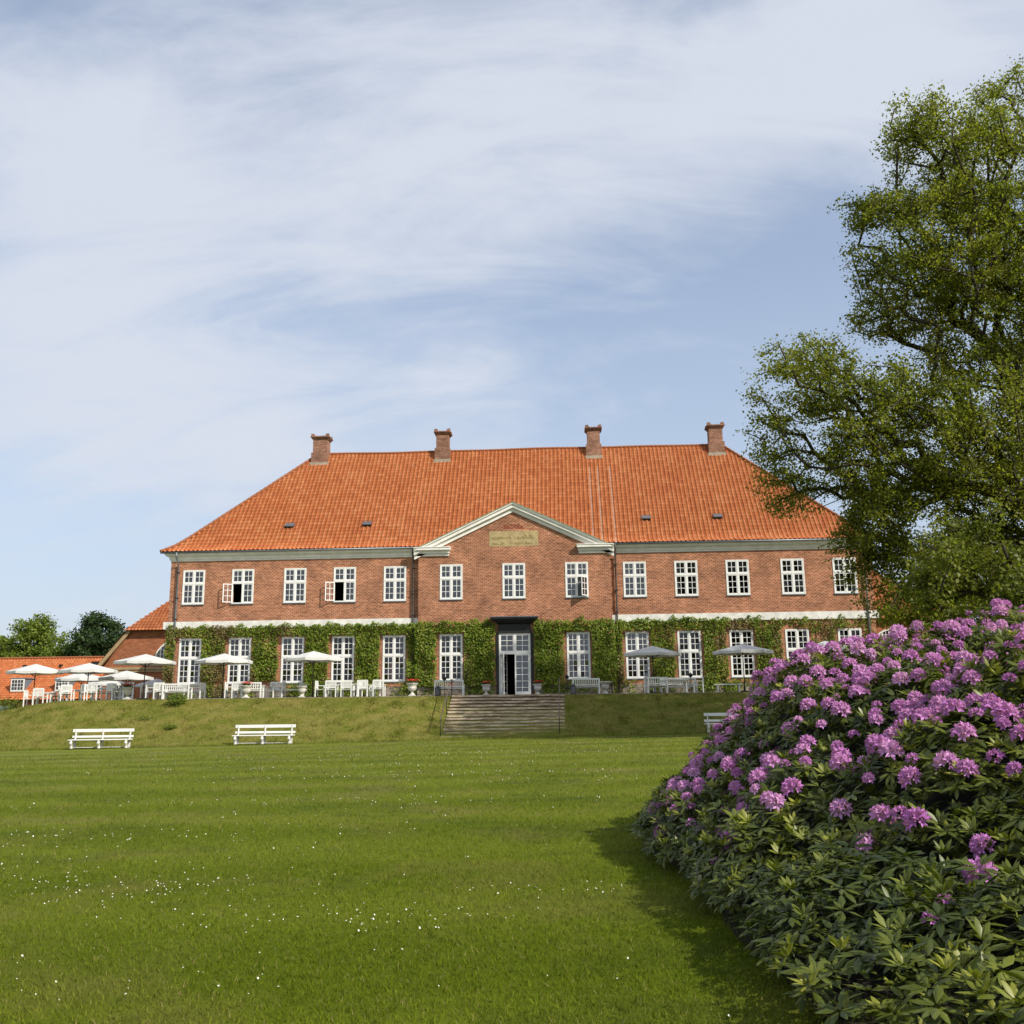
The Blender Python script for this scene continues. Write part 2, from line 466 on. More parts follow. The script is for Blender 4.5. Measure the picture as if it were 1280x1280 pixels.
class MB:
    def __init__(s):
        s.v = []; s.f = []; s.m = []; s.uv = None
    def quad(s, a, b, c, d, m=0):
        n = len(s.v); s.v += [tuple(a), tuple(b), tuple(c), tuple(d)]; s.f.append((n, n+1, n+2, n+3)); s.m.append(m)
    def box(s, x0, x1, y0, y1, z0, z1, m=0, T=None):
        n = len(s.v)
        vs = [(x0,y0,z0),(x1,y0,z0),(x1,y1,z0),(x0,y1,z0),(x0,y0,z1),(x1,y0,z1),(x1,y1,z1),(x0,y1,z1)]
        if T: vs = [tuple(T @ Vector(v)) for v in vs]
        s.v += vs
        for f in ((0,3,2,1),(4,5,6,7),(0,1,5,4),(1,2,6,5),(2,3,7,6),(3,0,4,7)):
            s.f.append(tuple(n + i for i in f)); s.m.append(m)
    def bar(s, a, b, w, h=None, m=0):
        a, b = Vector(a), Vector(b); h = h or w
        d = (b - a); ln = d.length; d.normalize()
        ref = Vector((0,0,1)) if abs(d.z) < .95 else Vector((1,0,0))
        sx = d.cross(ref).normalized(); sy = sx.cross(d)
        T = Matrix((sx, d, sy)).transposed().to_4x4(); T.translation = a
        s.box(-w/2, w/2, 0, ln, -h/2, h/2, m, T)
    def tube(s, pts, rad, n=8, m=0, cap=True):
        pts = [Vector(p) for p in pts]
        if not hasattr(rad, '__len__'): rad = [rad] * len(pts)
        base = len(s.v); prev = None
        for i, p in enumerate(pts):
            d = (pts[min(i+1, len(pts)-1)] - pts[max(i-1, 0)]).normalized()
            if prev is None:
                ref = Vector((0,0,1)) if abs(d.z) < .9 else Vector((1,0,0))
                sx = d.cross(ref).normalized()
            else:
                sx = (prev - d * prev.dot(d)).normalized()
            prev = sx
            sy = d.cross(sx)
            for k in range(n):
                a = 2 * PI * k / n
                s.v.append(tuple(p + (sx * math.cos(a) + sy * math.sin(a)) * rad[i]))
        for i in range(len(pts) - 1):
            for k in range(n):
                a = base + i*n + k; b = base + i*n + (k+1) % n
                s.f.append((a, b, b+n, a+n)); s.m.append(m)
        if cap:
            s.f.append(tuple(base + k for k in reversed(range(n)))); s.m.append(m)
            s.f.append(tuple(base + (len(pts)-1)*n + k for k in range(n))); s.m.append(m)
    def lathe(s, prof, n=16, c=(0,0,0), m=0):
        base = len(s.v)
        for (r_, z) in prof:
            for k in range(n):
                a = 2*PI*k/n
                s.v.append((c[0] + r_*math.cos(a), c[1] + r_*math.sin(a), c[2] + z))
        for i in range(len(prof)-1):
            for k in range(n):
                a = base+i*n+k; b = base+i*n+(k+1)%n
                s.f.append((a, b, b+n, a+n)); s.m.append(m)
        s.f.append(tuple(base + k for k in reversed(range(n)))); s.m.append(m)
        s.f.append(tuple(base + (len(prof)-1)*n + k for k in range(n))); s.m.append(m)
    def prism(s, poly, y0, y1, m=0):
        """poly: list of (x,z), extruded along y"""
        n = len(s.v); k = len(poly)
        s.v += [(x, y0, z) for x, z in poly] + [(x, y1, z) for x, z in poly]
        s.f.append(tuple(range(n, n+k))); s.m.append(m)
        s.f.append(tuple(reversed(range(n+k, n+2*k)))); s.m.append(m)
        for i in range(k):
            j = (i+1) % k
            s.f.append((n+j, n+i, n+k+i, n+k+j)); s.m.append(m)
    def mesh(s, name):
        me = bpy.data.meshes.new(name)
        me.from_pydata(s.v, [], s.f)
        if max(s.m, default=0) > 0:
            me.polygons.foreach_set('material_index', s.m)
        me.update()
        return me
    def build(s, name, mats, parent=None, loc=None, rz=0.0, smooth=False, bevel=0):
        o = link(name, s.mesh(name), mats, parent, loc, rz, smooth)
        if bevel:
            b = o.modifiers.new('bevel', 'BEVEL'); b.width = bevel; b.segments = 2
        return o

def soup(name, V, F, mats, parent=None, uv=None, loc=None, matidx=None, smooth=False):
    """V (n,3), F (m,k) numpy -> one mesh; uv: per-face (m,2) constant"""
    me = bpy.data.meshes.new(name)
    nV, (nF, k) = len(V), F.shape
    me.vertices.add(nV); me.vertices.foreach_set('co', np.ascontiguousarray(V, dtype=np.float32).ravel())
    me.loops.add(nF * k); me.loops.foreach_set('vertex_index', F.astype(np.int32).ravel())
    me.polygons.add(nF)
    me.polygons.foreach_set('loop_start', np.arange(0, nF*k, k, dtype=np.int32))
    me.polygons.foreach_set('loop_total', np.full(nF, k, dtype=np.int32))
    if matidx is not None: me.polygons.foreach_set('material_index', matidx.astype(np.int32))
    if uv is not None:
        u = me.uv_layers.new(name='UVMap')
        u.data.foreach_set('uv', np.repeat(uv, k, axis=0).astype(np.float32).ravel())
    me.update(calc_edges=True)
    return link(name, me, mats, parent, loc, smooth=smooth)

# lawn colour: mowing stripes, worn and mossy patches, drier bank (shared by the sward and its blades)
def lawn_material(name, blade=False):
    m = bpy.data.materials.new(name); m.use_nodes = True
    t = m.node_tree; b = t.nodes['Principled BSDF']; b.inputs['Roughness'].default_value = 0.9; b.inputs['Specular IOR Level'].default_value = .05
    g = N(t, 'ShaderNodeNewGeometry'); s = N(t, 'ShaderNodeSeparateXYZ'); L(t, g.outputs['Position'], s.inputs[0])
    def tnoise(scale, detail=5, rough=.6, sc=None):
        n = N(t, 'ShaderNodeTexNoise'); n.inputs['Scale'].default_value = scale; n.inputs['Detail'].default_value = detail; n.inputs['Roughness'].default_value = rough
        if sc:
            q = N(t, 'ShaderNodeMapping'); q.inputs['Scale'].default_value = sc; L(t, g.outputs['Position'], q.inputs[0]); L(t, q.outputs[0], n.inputs['Vector'])
        else:
            L(t, g.outputs['Position'], n.inputs['Vector'])
        return n.outputs[0]
    def ramp(v, p0, c0, p1, c1):
        r = N(t, 'ShaderNodeValToRGB'); r.color_ramp.elements[0].position = p0; r.color_ramp.elements[0].color = (*c0, 1)
        r.color_ramp.elements[1].position = p1; r.color_ramp.elements[1].color = (*c1, 1); L(t, v, r.inputs[0]); return r.outputs[0]
    def mixc(f, a, b_, typ='MIX'):
        x = N(t, 'ShaderNodeMix', data_type='RGBA', blend_type=typ)
        for inp, v in (('Factor', f), ('A', a), ('B', b_)):
            if isinstance(v, (float, int)): x.inputs[inp].default_value = v
            elif isinstance(v, tuple): x.inputs[inp].default_value = (*v, 1)
            else: L(t, v, x.inputs[inp])
        return x.outputs['Result']
    def rng_(v, a, b_):
        q = N(t, 'ShaderNodeMapRange'); q.inputs['From Min'].default_value = a; q.inputs['From Max'].default_value = b_; L(t, v, q.inputs['Value']); return q.outputs[0]
    wob = mth(t, 'MULTIPLY', tnoise(0.16, 4), 5.5)
    ph = mth(t, 'ADD', mth(t, 'ADD', mth(t, 'MULTIPLY', s.outputs[1], 2*PI/3.3), mth(t, 'MULTIPLY', s.outputs[0], 0.10)), wob)
    stripe = rng_(mth(t, 'ADD', mth(t, 'SINE', ph), mth(t, 'MULTIPLY', mth(t, 'SUBTRACT', tnoise(.5, 6, .7), .5), 2.2)), -.8, .9)
    fine = tnoise(11, 8, .78)
    c = ramp(fine, .3, (0.072, 0.104, 0.005), .7, (0.140, 0.178, 0.010))
    c = mixc(mth(t, 'MULTIPLY', stripe, .5), c, mixc(1.0, c, (1.55, 1.40, 2.2), 'MULTIPLY'))
    c = mixc(mth(t, 'MULTIPLY', rng_(tnoise(.55, 6, .65), .5, .7), .5), c, (0.19, 0.17, 0.04))
    c = mixc(mth(t, 'MULTIPLY', rng_(tnoise(.33, 5, .7, (1, 1.6, 1)), .52, .66), .6), c, (0.060, 0.085, 0.011))
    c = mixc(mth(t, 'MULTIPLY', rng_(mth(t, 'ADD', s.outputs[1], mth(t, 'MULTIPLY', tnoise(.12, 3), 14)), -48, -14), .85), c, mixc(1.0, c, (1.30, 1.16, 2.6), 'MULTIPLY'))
    edge = mth(t, 'ADD', s.outputs[1], mth(t, 'MULTIPLY', mth(t, 'SUBTRACT', tnoise(.8, 6, .7), .5), 2.4))
    bank = rng_(edge, -14.2, -12.4)
    dry = ramp(tnoise(1.0, 8, .75, (1, 1, 1.6)), .40, (0.115, 0.130, 0.018), .66, (0.25, 0.20, 0.06))
    c = mixc(mth(t, 'MULTIPLY', bank, .8), c, dry)
    if blade:
        uv = N(t, 'ShaderNodeUVMap'); su = N(t, 'ShaderNodeSeparateXYZ'); L(t, uv.outputs[0], su.inputs[0])
        vm = N(t, 'ShaderNodeVectorMath', operation='SCALE'); L(t, c, vm.inputs[0]); L(t, mth(t, 'ADD', mth(t, 'MULTIPLY', su.outputs[0], .6), .9), vm.inputs['Scale'])
        c = mixc(mth(t, 'MULTIPLY', mth(t, 'GREATER_THAN', su.outputs[1], .93), .7), vm.outputs[0], (.32, .26, .10))
        tr = N(t, 'ShaderNodeBsdfTranslucent'); L(t, c, tr.inputs['Color'])
        mx = N(t, 'ShaderNodeMixShader'); mx.inputs[0].default_value = .4
        L(t, b.outputs[0], mx.inputs[1]); L(t, tr.outputs[0], mx.inputs[2]); L(t, mx.outputs[0], t.nodes['Material Output'].inputs['Surface'])
    else:
        bp = N(t, 'ShaderNodeBump'); bp.inputs['Strength'].default_value = .8; bp.inputs['Distance'].default_value = .05
        L(t, tnoise(22, 6, .8), bp.inputs['Height']); L(t, bp.outputs[0], b.inputs['Normal'])
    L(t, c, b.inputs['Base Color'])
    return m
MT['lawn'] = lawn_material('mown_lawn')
MT['blade'] = lawn_material('grass_blade', True)

def grid_ground():
    xs = np.unique(np.concatenate([np.linspace(-2500, -80, 14), np.linspace(-80, 60, 141), np.linspace(60, 2500, 14)]))
    ys = np.unique(np.concatenate([np.linspace(-2500, -90, 14), np.linspace(-90, -14, 77), np.linspace(-14, -3, 56), np.linspace(-3, 60, 40), np.linspace(60, 2500, 14)]))
    V = []
    for y in ys:
        for x in xs:
            z = ground_z(x, y)
            if y > 40: z = z - 2.0 * ss(40, 60, y)
            if y > -9 and x < -31: z = min(z, -2.4)
            V.append((x, y, z))
    V = np.array(V); nx = len(xs); ny = len(ys)
    i, j = np.meshgrid(np.arange(nx-1), np.arange(ny-1))
    a = (j*nx + i).ravel()
    F = np.stack([a, a+1, a+1+nx, a+nx], 1)
    o = soup('lawn_ground', V, F, MT['lawn'], smooth=True)
    tag(o, kind='structure')
grid_ground()
mb = MB(); mb.box(-23.5, 30, -6.9, -0.05, -0.4, 0.0); mb.box(-23.5, 30, -7.25, -6.9, -0.4, 0.012)
o = mb.build('terrace_paving', MT['paving']); tag(o, kind='structure')

# ------------------------------------------------------------------ the manor
manor = empty('manor_house', (0, 0, 0))
tag(manor, 'long two storey red brick manor with orange tiled hipped roof and pediment', 'manor house')
WX = [-21.34, -18.02, -14.51, -11.19, -7.85, -4.09, 0.0, 4.08, 7.84, 11.155, 14.45, 17.96, 21.26]
PY = -0.35      # front of the projecting centre
def in_centre(i): return 5 <= i <= 7
UZ = (6.20, 8.49); LZ = (1.0, 3.96)
UW = 1.48; LW = 1.48

def wall_panel(mb, x0, x1, z0, z1, y, holes, depth=0.4, m=0):
    """front face at y with rectangular holes (hx0,hx1,hz0,hz1) and their reveals"""
    xs = sorted({x0, x1, *[h[0] for h in holes], *[h[1] for h in holes]})
    zs = sorted({z0, z1, *[h[2] for h in holes], *[h[3] for h in holes]})
    for i in range(len(xs)-1):
        for j in range(len(zs)-1):
            cx, cz = (xs[i]+xs[i+1])/2, (zs[j]+zs[j+1])/2
            if any(h[0] < cx < h[1] and h[2] < cz < h[3] for h in holes): continue
            mb.quad((xs[i], y, zs[j]), (xs[i+1], y, zs[j]), (xs[i+1], y, zs[j+1]), (xs[i], y, zs[j+1]), m)
    for a, b_, c, d in holes:
        mb.quad((a, y, c), (a, y, d), (a, y+depth, d), (a, y+depth, c), m)
        mb.quad((b_, y, d), (b_, y, c), (b_, y+depth, c), (b_, y+depth, d), m)
        mb.quad((a, y, d), (b_, y, d), (b_, y+depth, d), (a, y+depth, d), m)
        mb.quad((b_, y, c), (a, y, c), (a, y+depth, c), (b_, y+depth, c), m)
holesL, holesR, holesC = [], [], []
for i, x in enumerate(WX):
    hl = holesC if in_centre(i) else (holesL if x < 0 else holesR)
    e = 0.01
    hl.append((x-UW/2+e, x+UW/2-e, UZ[0]+e, UZ[1]-e))
    if i == 6: hl.append((-1.02, 1.02, 0.02, 3.97))
    else: hl.append((x-LW/2+e, x+LW/2-e, LZ[0]+e, LZ[1]-e))
mb = MB()
wall_panel(mb, -22.95, -6.25, -0.6, 9.6, 0, holesL)
wall_panel(mb, 6.25, 22.95, -0.6, 9.6, 0, holesR)
wall_panel(mb, -6.25, 6.25, -0.6, 9.3, PY, holesC)
# projection cheeks, gable triangle, sides, back
for sx in (-6.25, 6.25):
    mb.quad((sx, PY, -.6), (sx, 0, -.6), (sx, 0, 9.6), (sx, PY, 9.3))
mb.v += [(-6.25, PY, 9.3), (6.25, PY, 9.3), (0, PY, 12.15)]; n0 = len(mb.v); mb.f.append((n0-3, n0-2, n0-1)); mb.m.append(0)
mb.quad((-22.95, 0, -.6), (-22.95, 0, 9.6), (-22.95, 13, 9.6), (-22.95, 13, -.6))
mb.quad((22.95, 0, -.6), (22.95, 13, -.6), (22.95, 13, 9.6), (22.95, 0, 9.6))
mb.quad((-22.95, 13, -.6), (-22.95, 13, 9.6), (22.95, 13, 9.6), (22.95, 13, -.6))
mb.build('wall', MT['brick'], manor)
mb = MB()
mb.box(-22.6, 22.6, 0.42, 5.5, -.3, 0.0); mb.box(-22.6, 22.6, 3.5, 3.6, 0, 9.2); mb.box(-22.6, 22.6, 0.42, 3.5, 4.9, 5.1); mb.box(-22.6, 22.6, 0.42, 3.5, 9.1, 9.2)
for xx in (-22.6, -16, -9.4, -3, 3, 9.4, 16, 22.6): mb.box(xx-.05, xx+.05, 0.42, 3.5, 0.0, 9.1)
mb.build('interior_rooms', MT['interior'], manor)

# stone plinth
rr = random.Random(3)
for (x0, x1, y) in ((-22.98, -6.27, 0), (-6.27, -1.25, PY), (1.25, 6.27, PY), (6.27, 22.98, 0)):
    mb = MB()
    for row in range(3):
        x = x0
        while x < x1 - .05:
            w = min(rr.uniform(.35, .8), x1 - x)
            mb.box(x+.012, x+w-.012, y - rr.uniform(.035, .07), y + .02, -.1 + row*.26, .145 + row*.26)
            x += w
    mb.build('plinth', MT['stone'], manor)
# white belt course (wings)
for (x0, x1) in ((-23.22, -6.3), (6.3, 23.22)):
    mb = MB(); mb.box(x0, x1, -0.09, 0.05, 4.58, 5.06); mb.build('belt_course', MT['white_plaster'], manor)
# cornice, stepped
def cornice(x0, x1, endl, endr):
    mb = MB()
    steps = [(9.08, 9.20, .05), (9.20, 9.38, .11), (9.38, 9.44, .18), (9.44, 9.58, .31), (9.58, 9.64, .37)]
    for k, (a, b_, d) in enumerate(steps):
        mb.box(x0 - (d if endl else 0), x1 + (d if endr else 0), -d, 13 + d if (endl or endr) else .02, a, b_ - .0005)
    return mb
mb = cornice(-22.95, -6.55, True, False)
mb.build('cornice', MT['cream'], manor)
mb = cornice(6.55, 22.95, False, True)
mb.build('cornice', MT['cream'], manor)
# gutter
for (x0, x1) in ((-23.55, -6.6), (6.6, 23.55)):
    mb = MB(); mb.tube([(x0, -.43, 9.64), (x1, -.43, 9.64)], .065, 8); mb.build('gutter', MT['zinc'], manor, smooth=True)

# ---- pantile roofs
def pantile_sheet(x0, x1, prof, pitch=0.29, course=0.335, amp=0.036, nx=8, seed=1):
    """tiles over a strip running along x; prof(s) -> (y,z), s metres up the slope; returns bmesh"""
    L_ = prof['len']; rows = int(L_ / course); cols = int((x1 - x0) / pitch) + 1
    rg = np.random.default_rng(seed)
    jit = rg.normal(0, .005, (rows+1, cols+1))
    us = np.arange(cols * nx + 1) / nx
    xs = x0 + us * pitch
    fu = us % 1.0
    wave = amp * (np.cos(2*PI*(fu - .62)) * .8 + .35*np.cos(4*PI*(fu - .62)))
    V = []; F = []; UV = []
    nrow = 0
    for r_ in range(rows + 1):
        for e in (0, 1):
            s_ = (r_ + e) * course
            s_ = min(s_, L_)
            y, z = prof['f'](s_); ty, tz = prof['t'](s_)
            ny, nz = -tz, ty            # outward normal
            lift = 0.085 if e == 0 else 0.006
            off = wave + lift + jit[r_][np.minimum(us.astype(int), cols)]
            V.append(np.stack([xs, y + ny * off, z + nz * off], 1))
        a = np.arange(len(xs)-1) + nrow * len(xs)
        F.append(np.stack([a, a+1, a+1+len(xs), a+len(xs)], 1))
        UV.append((us[:-1], r_))
        if r_ > 0:   # riser to the course below
            a2 = np.arange(len(xs)-1) + (nrow-1) * len(xs)
            F.append(np.stack([a2, a2+1, a2+1+len(xs), a2+len(xs)], 1))
            UV.append((us[:-1], r_ - 1))
        nrow += 2
    V = np.concatenate(V); Fs = np.concatenate(F)
    bm = bmesh.new()
    vs = [bm.verts.new(v) for v in V]
    lay = bm.loops.layers.uv.new('UVMap')
    cuts = []
    for fb, (u_, rr_) in zip(F, UV):
        for q, uu in zip(fb, u_):
            f = bm.faces.new([vs[i] for i in q])
            f.smooth = True
            fu0 = uu; 
            for lp, (du, dv) in zip(f.loops, ((0, 0), (1/nx, 0), (1/nx, .98), (0, .98))):
                lp[lay].uv = (fu0 + du * .999, rr_ + dv)
    return bm

def clip(bm, co, no):
    geom = bm.verts[:] + bm.edges[:] + bm.faces[:]
    bmesh.ops.bisect_plane(bm, geom=geom, plane_co=co, plane_no=no, clear_outer=True)

EY, EZ = -0.46, 9.66
KY, KZ = 0.75, 10.80
RY, RZ = 6.5, 17.95
l1 = math.hypot(KY-EY, KZ-EZ); l2 = math.hypot(RY-KY, RZ-KZ)
def pf(s_):
    # bell-cast eaves blended into the straight slope
    if s_ < l1:
        u = s_/l1; return (EY + (KY-EY)*u, EZ + (KZ-EZ)*(u - .10*math.sin(PI*u)))
    u = (s_-l1)/l2; return (KY + (RY-KY)*u, KZ + (RZ-KZ)*u)
def pt(s_):
    a = pf(max(0, s_-.05)); b_ = pf(min(l1+l2, s_+.05)); d = math.hypot(b_[0]-a[0], b_[1]-a[1]) or 1
    return ((b_[0]-a[0])/d, (b_[1]-a[1])/d)
prof = dict(len=l1+l2, f=pf, t=pt)
HX = 14.9; EXX = 23.55
def hip_x(y):   # half-length of the roof at depth y (front)
    return EXX - (y - EY) * (EXX - HX) / (RY - EY)
bm = pantile_sheet(-23.8, 23.8, prof)
nrm = Vector((RY - EY, (EXX - HX), 0)); 
# hips: keep x < hip_x(y)
clip(bm, (EXX, EY, 0), Vector((RY-EY, (EXX-HX), 0)).normalized())
clip(bm, (-EXX, EY, 0), Vector((-(RY-EY), (EXX-HX), 0)).normalized())
def sag(x): return .02*math.sin(x*.34+1) + .018*math.sin(x*.83) - .02
for v in bm.verts: v.co.z += sag(v.co.x)*max(0, v.co.z-EZ)/(RZ-EZ)
dead = []
for f_ in bm.faces:
    c_ = f_.calc_center_median()
    if abs(c_.x) < 6.62 and c_.z < 12.50 - abs(c_.x)*(12.50-9.40)/6.5 + .02: dead.append(f_)
bmesh.ops.delete(bm, geom=dead, context='FACES')
me = bpy.data.meshes.new('roof'); bm.to_mesh(me); bm.free()
roof = link('roof', me, MT['tile'], manor)
# hipped ends: tiles turned 90 degrees
def end_roof(side):
    la = math.hypot(EXX - HX, RZ - EZ)
    def f2(s_):
        u = s_/la
        # same rise as the front slope at equal height along the hip
        yy = EY + (RY-EY)*u
        sfr = None
        if yy < KY:
            w_ = (yy-EY)/(KY-EY); z = EZ + (KZ-EZ)*(w_ - .10*math.sin(PI*w_))
        else:
            z = KZ + (RZ-KZ)*(yy-KY)/(RY-KY)
        return (-(EXX - (EXX-HX)*u), z)
    def t2(s_):
        a = f2(max(0, s_-.05)); b_ = f2(min(la, s_+.05)); d = math.hypot(b_[0]-a[0], b_[1]-a[1]) or 1
        return ((b_[0]-a[0])/d, (b_[1]-a[1])/d)
    bm = pantile_sheet(-0.8, 13.8, dict(len=la, f=f2, t=t2), nx=6, seed=5)
    # local (x along wall, y=-outward) -> world
    for v in bm.verts:
        x, y, z = v.co
        v.co = Vector((y, 13 - 0.0 - x, z)) if side < 0 else Vector((-y, x, z))
    bmesh.ops.recalc_face_normals(bm, faces=bm.faces[:])
    k = (EXX-HX); d = (RY-EY)
    for (yy, s2) in ((EY, -1), (13 - EY, 1)):
        # keep the side beyond the hip line
        no = Vector((-side * d, s2 * k, 0)).normalized() * 1.0
        clip(bm, (side*EXX, yy, 0), no)
    me = bpy.data.meshes.new('roof_hip_end'); bm.to_mesh(me); bm.free()
    return link('roof_hip_end', me, MT['tile'], manor)
end_roof(-1); end_roof(1)
mb = MB()   # plain rear slope and roof deck under the tiles
mb.quad((EXX, 13-EY, EZ-.05), (-EXX, 13-EY, EZ-.05), (-HX, RY, RZ-.05), (HX, RY, RZ-.05))
mb.quad((-EXX, .05, EZ-.04), (EXX, .05, EZ-.04), (EXX, 13-EY-.1, EZ-.04), (-EXX, 13-EY-.1, EZ-.04))
mb.build('rear_roof_slope', MT['tile_old'], manor)
# ridge and hip cappings
def hip_pts(sx, back=False):
    pts = []
    for i in range(13):
        u = i/12; y = EY + (RY-EY)*u
        if y < KY:
            w_ = (y-EY)/(KY-EY); z = EZ + (KZ-EZ)*(w_ - .10*math.sin(PI*w_))
        else: z = KZ + (RZ-KZ)*(y-KY)/(RY-KY)
        pts.append((sx*(EXX-(EXX-HX)*u), y if not back else 13-y, z+.07))
    return pts
def capping(pts, seg=.38, rad=.11):
    mb = MB(); P = [Vector(p) for p in pts]
    d = [0]
    for i in range(1, len(P)): d.append(d[-1] + (P[i]-P[i-1]).length)
    def at(s_):
        for i in range(1, len(P)):
            if s_ <= d[i] or i == len(P)-1:
                return P[i-1].lerp(P[i], min(1, (s_-d[i-1])/(d[i]-d[i-1])))
    k = 0.0
    while k < d[-1]:
        e = min(k+seg, d[-1])
        if e - k > .05: mb.tube([at(k), at(e)], [rad*1.08, rad*.92], 7, cap=False)
        k += seg
    return mb
mb = MB()
for q in ([(-HX + 2*HX*k/30, RY, RZ+.06+sag(-HX + 2*HX*k/30)) for k in range(31)], hip_pts(-1), hip_pts(1), hip_pts(-1, True), hip_pts(1, True)):
    c_ = capping(q); n0 = len(mb.v); mb.v += c_.v; mb.f += [tuple(i+n0 for i in f) for f in c_.f]; mb.m += c_.m
mb.build('ridge_capping', MT['tile_old'], manor)

# roof behind the pediment
PED_Z, PED_E, PED_X = 12.42, 9.36, 6.5
mb = MB()
def main_z(y):
    if y < KY: return EZ + (KZ-EZ)*(y-EY)/(KY-EY)
    return KZ + (RZ-KZ)*(y-KY)/(RY-KY)
yb = KY + (PED_Z-KZ)/(RZ-KZ)*(RY-KY)
for sx in (-1, 1):
    a = (0, PY-.35, PED_Z+.02); b_ = (sx*PED_X, PY-.35, PED_E+.02); c_ = (sx*PED_X, EY+.2, PED_E+.02); d_ = (0, yb+.3, PED_Z+.02)
    if sx < 0: mb.quad(a, b_, c_, d_)
    else: mb.quad(a, d_, c_, b_)
mb.build('pediment_roof', MT['tile_old'], manor)
# raking cornice of the pediment
def rake(z_off0, z_off1, dpt):
    poly = [(-PED_X-.02, PED_E+z_off0), (0, PED_Z+z_off0), (PED_X+.02, PED_E+z_off0), (PED_X+.02, PED_E+z_off1), (0, PED_Z+z_off1), (-PED_X-.02, PED_E+z_off1)]
    mb.prism(poly, PY-dpt, PY+.02)
mb = MB()
rake(-.52, -.30, .10); rake(-.30, -.25, .16); rake(-.25, -.02, .27); rake(-.02, .07, .36)
mb.build('raking_cornice', MT['cream'], manor)
mb = MB()
mb.prism([(-PED_X-.05, PED_E+.07), (0, PED_Z+.07), (PED_X+.05, PED_E+.07), (PED_X+.05, PED_E+.11), (0, PED_Z+.11), (-PED_X-.05, PED_E+.11)], PY-.40, PY+.0)
mb.build('copper_flashing', MT['copper'], manor)
for sx in (-1, 1):
    mb = MB()
    for (a, b_, d) in ((9.06, 9.22, .10), (9.22, 9.38, .20), (9.38, 9.43, .30), (9.43, 9.58, .38), (9.58, 9.63, .42)):
        x0, x1 = sx*(4.28 - d*.4), sx*(6.28 + d*.6)
        mb.box(min(x0, x1), max(x0, x1), PY-d, .0, a, b_ - .0005)
    mb.build('cornice_return', MT['cream'], manor)

# inscription stone
mb = MB(); mb.box(-1.58, 1.62, PY-.012, PY+.02, 9.62, 10.62)
pl = mb.build('inscription_panel', MT['plaque'], manor)
pl['label'] = 'weathered yellow panel with worn unreadable carved lettering'
mb = MB(); rr = random.Random(11)
def stroke(pts, w=.035):
    for a, b_ in zip(pts[:-1], pts[1:]):
        mb.bar((a[0], PY-.014, a[1]), (b_[0], PY-.014, b_[1]), w, .012)
for (xs_, n_, z0, h_) in ((-1.42, 8, 10.1, .28), (.1, 8, 10.08, .28), (-1.35, 5, 9.72, .16), (-.2, 9, 9.74, .16)):
    x = xs_
    for k in range(n_):
        w_ = .15; hh = h_ * (1.25 if rr.random() < .3 else .72)
        q = rr.randint(0, 3)
        if q == 0: stroke([(x, z0), (x, z0+hh)]); stroke([(x, z0+hh*.6), (x+.09, z0+hh*.7), (x+.1, z0)])
        elif q == 1: stroke([(x+.1, z0+hh*.7), (x, z0+hh*.5), (x+.02, z0), (x+.1, z0+.03)])
        elif q == 2: stroke([(x, z0), (x+.03, z0+hh), (x+.1, z0+hh*.5), (x+.04, z0+hh*.3), (x+.12, z0)])
        else: stroke([(x, z0+hh*.6), (x+.05, z0), (x+.1, z0+hh*.6)])
        x += w_ + rr.uniform(.0, .03)
mb.build('worn_lettering', MT['engrave'], pl)
# darker patch of relief brick over the panel
mb = MB()
for k in range(6):
    for j in range(3):
        if (k + j) % 4 == 3: continue
        mb.box(-.65 + k*.22, -.65 + k*.22 + .19, PY-.01, PY+.01, 10.78 + j*.11, 10.78 + j*.11 + .08)
mb.build('relief_bricks', mat('dark_red_brick', (.24, .06, .03), .9), manor)

# chimneys (wide base, shaft, corbelled top with corner horns)
def chimney(x, w, zt, y=6.35, zb=15.2, old=False):
    mb = MB(); h = w/2
    mb.box(x-h-.10, x+h+.10, y-.55, y+.55, zb, zt-1.45)
    mb.box(x-h, x+h, y-.45, y+.45, zt-1.45, zt-.42)
    for k, d in enumerate((.05, .11, .17)):
        mb.box(x-h-d, x+h+d, y-.45-d, y+.45+d, zt-.42+k*.08, zt-.34+k*.08-.001)
    for sx in (-1, 1):
        for sy in (-1, 1):
            cx = x+sx*(h+.02); cy = y+sy*.47
            mb.box(cx-.11, cx+.11, cy-.1, cy+.1, zt-.181, zt)
            mb.box(cx-.17*1 if sx > 0 else cx-.06, cx+.06 if sx > 0 else cx+.17, cy-.09, cy+.09, zt-.179, zt-.09)
    c = mb.build('chimney', MT['brick_chimney'], roof)
    return c
for (x, w, zt) in ((-14.65, 1.08, 19.42), (-5.5, .92, 19.55), (5.65, .92, 19.55), (14.55, .96, 19.5)):
    chimney(x, w, zt)
for (x, w) in ((-14.65, 1.08), (-5.5, .92), (5.65, .92), (14.55, .96)):
    mb = MB(); mb.box(x-w/2-.16, x+w/2+.16, 5.70, 5.84, 16.95, 17.2)
    mb.build('chimney_flashing', MT['lime'], roof)

# roof vents
for (x, wd) in ((-15.4, .62), (-10.05, .6), (8.85, .6), (13.6, .6)):
    y = 1.35; z = main_z(y) + .16
    T = Matrix.Translation((x, y, z)) @ Matrix.Rotation(R(30), 4, 'X')
    mb = MB(); mb.box(-wd/2, wd/2, -.32, .32, -.03, .03, 0, T); mb.box(-wd/2+.03, wd/2-.03, -.30, .2, -.2, -.03, 1, T)
    mb.build('roof_vent', [MT['zinc'], MT['dark_metal']], manor)

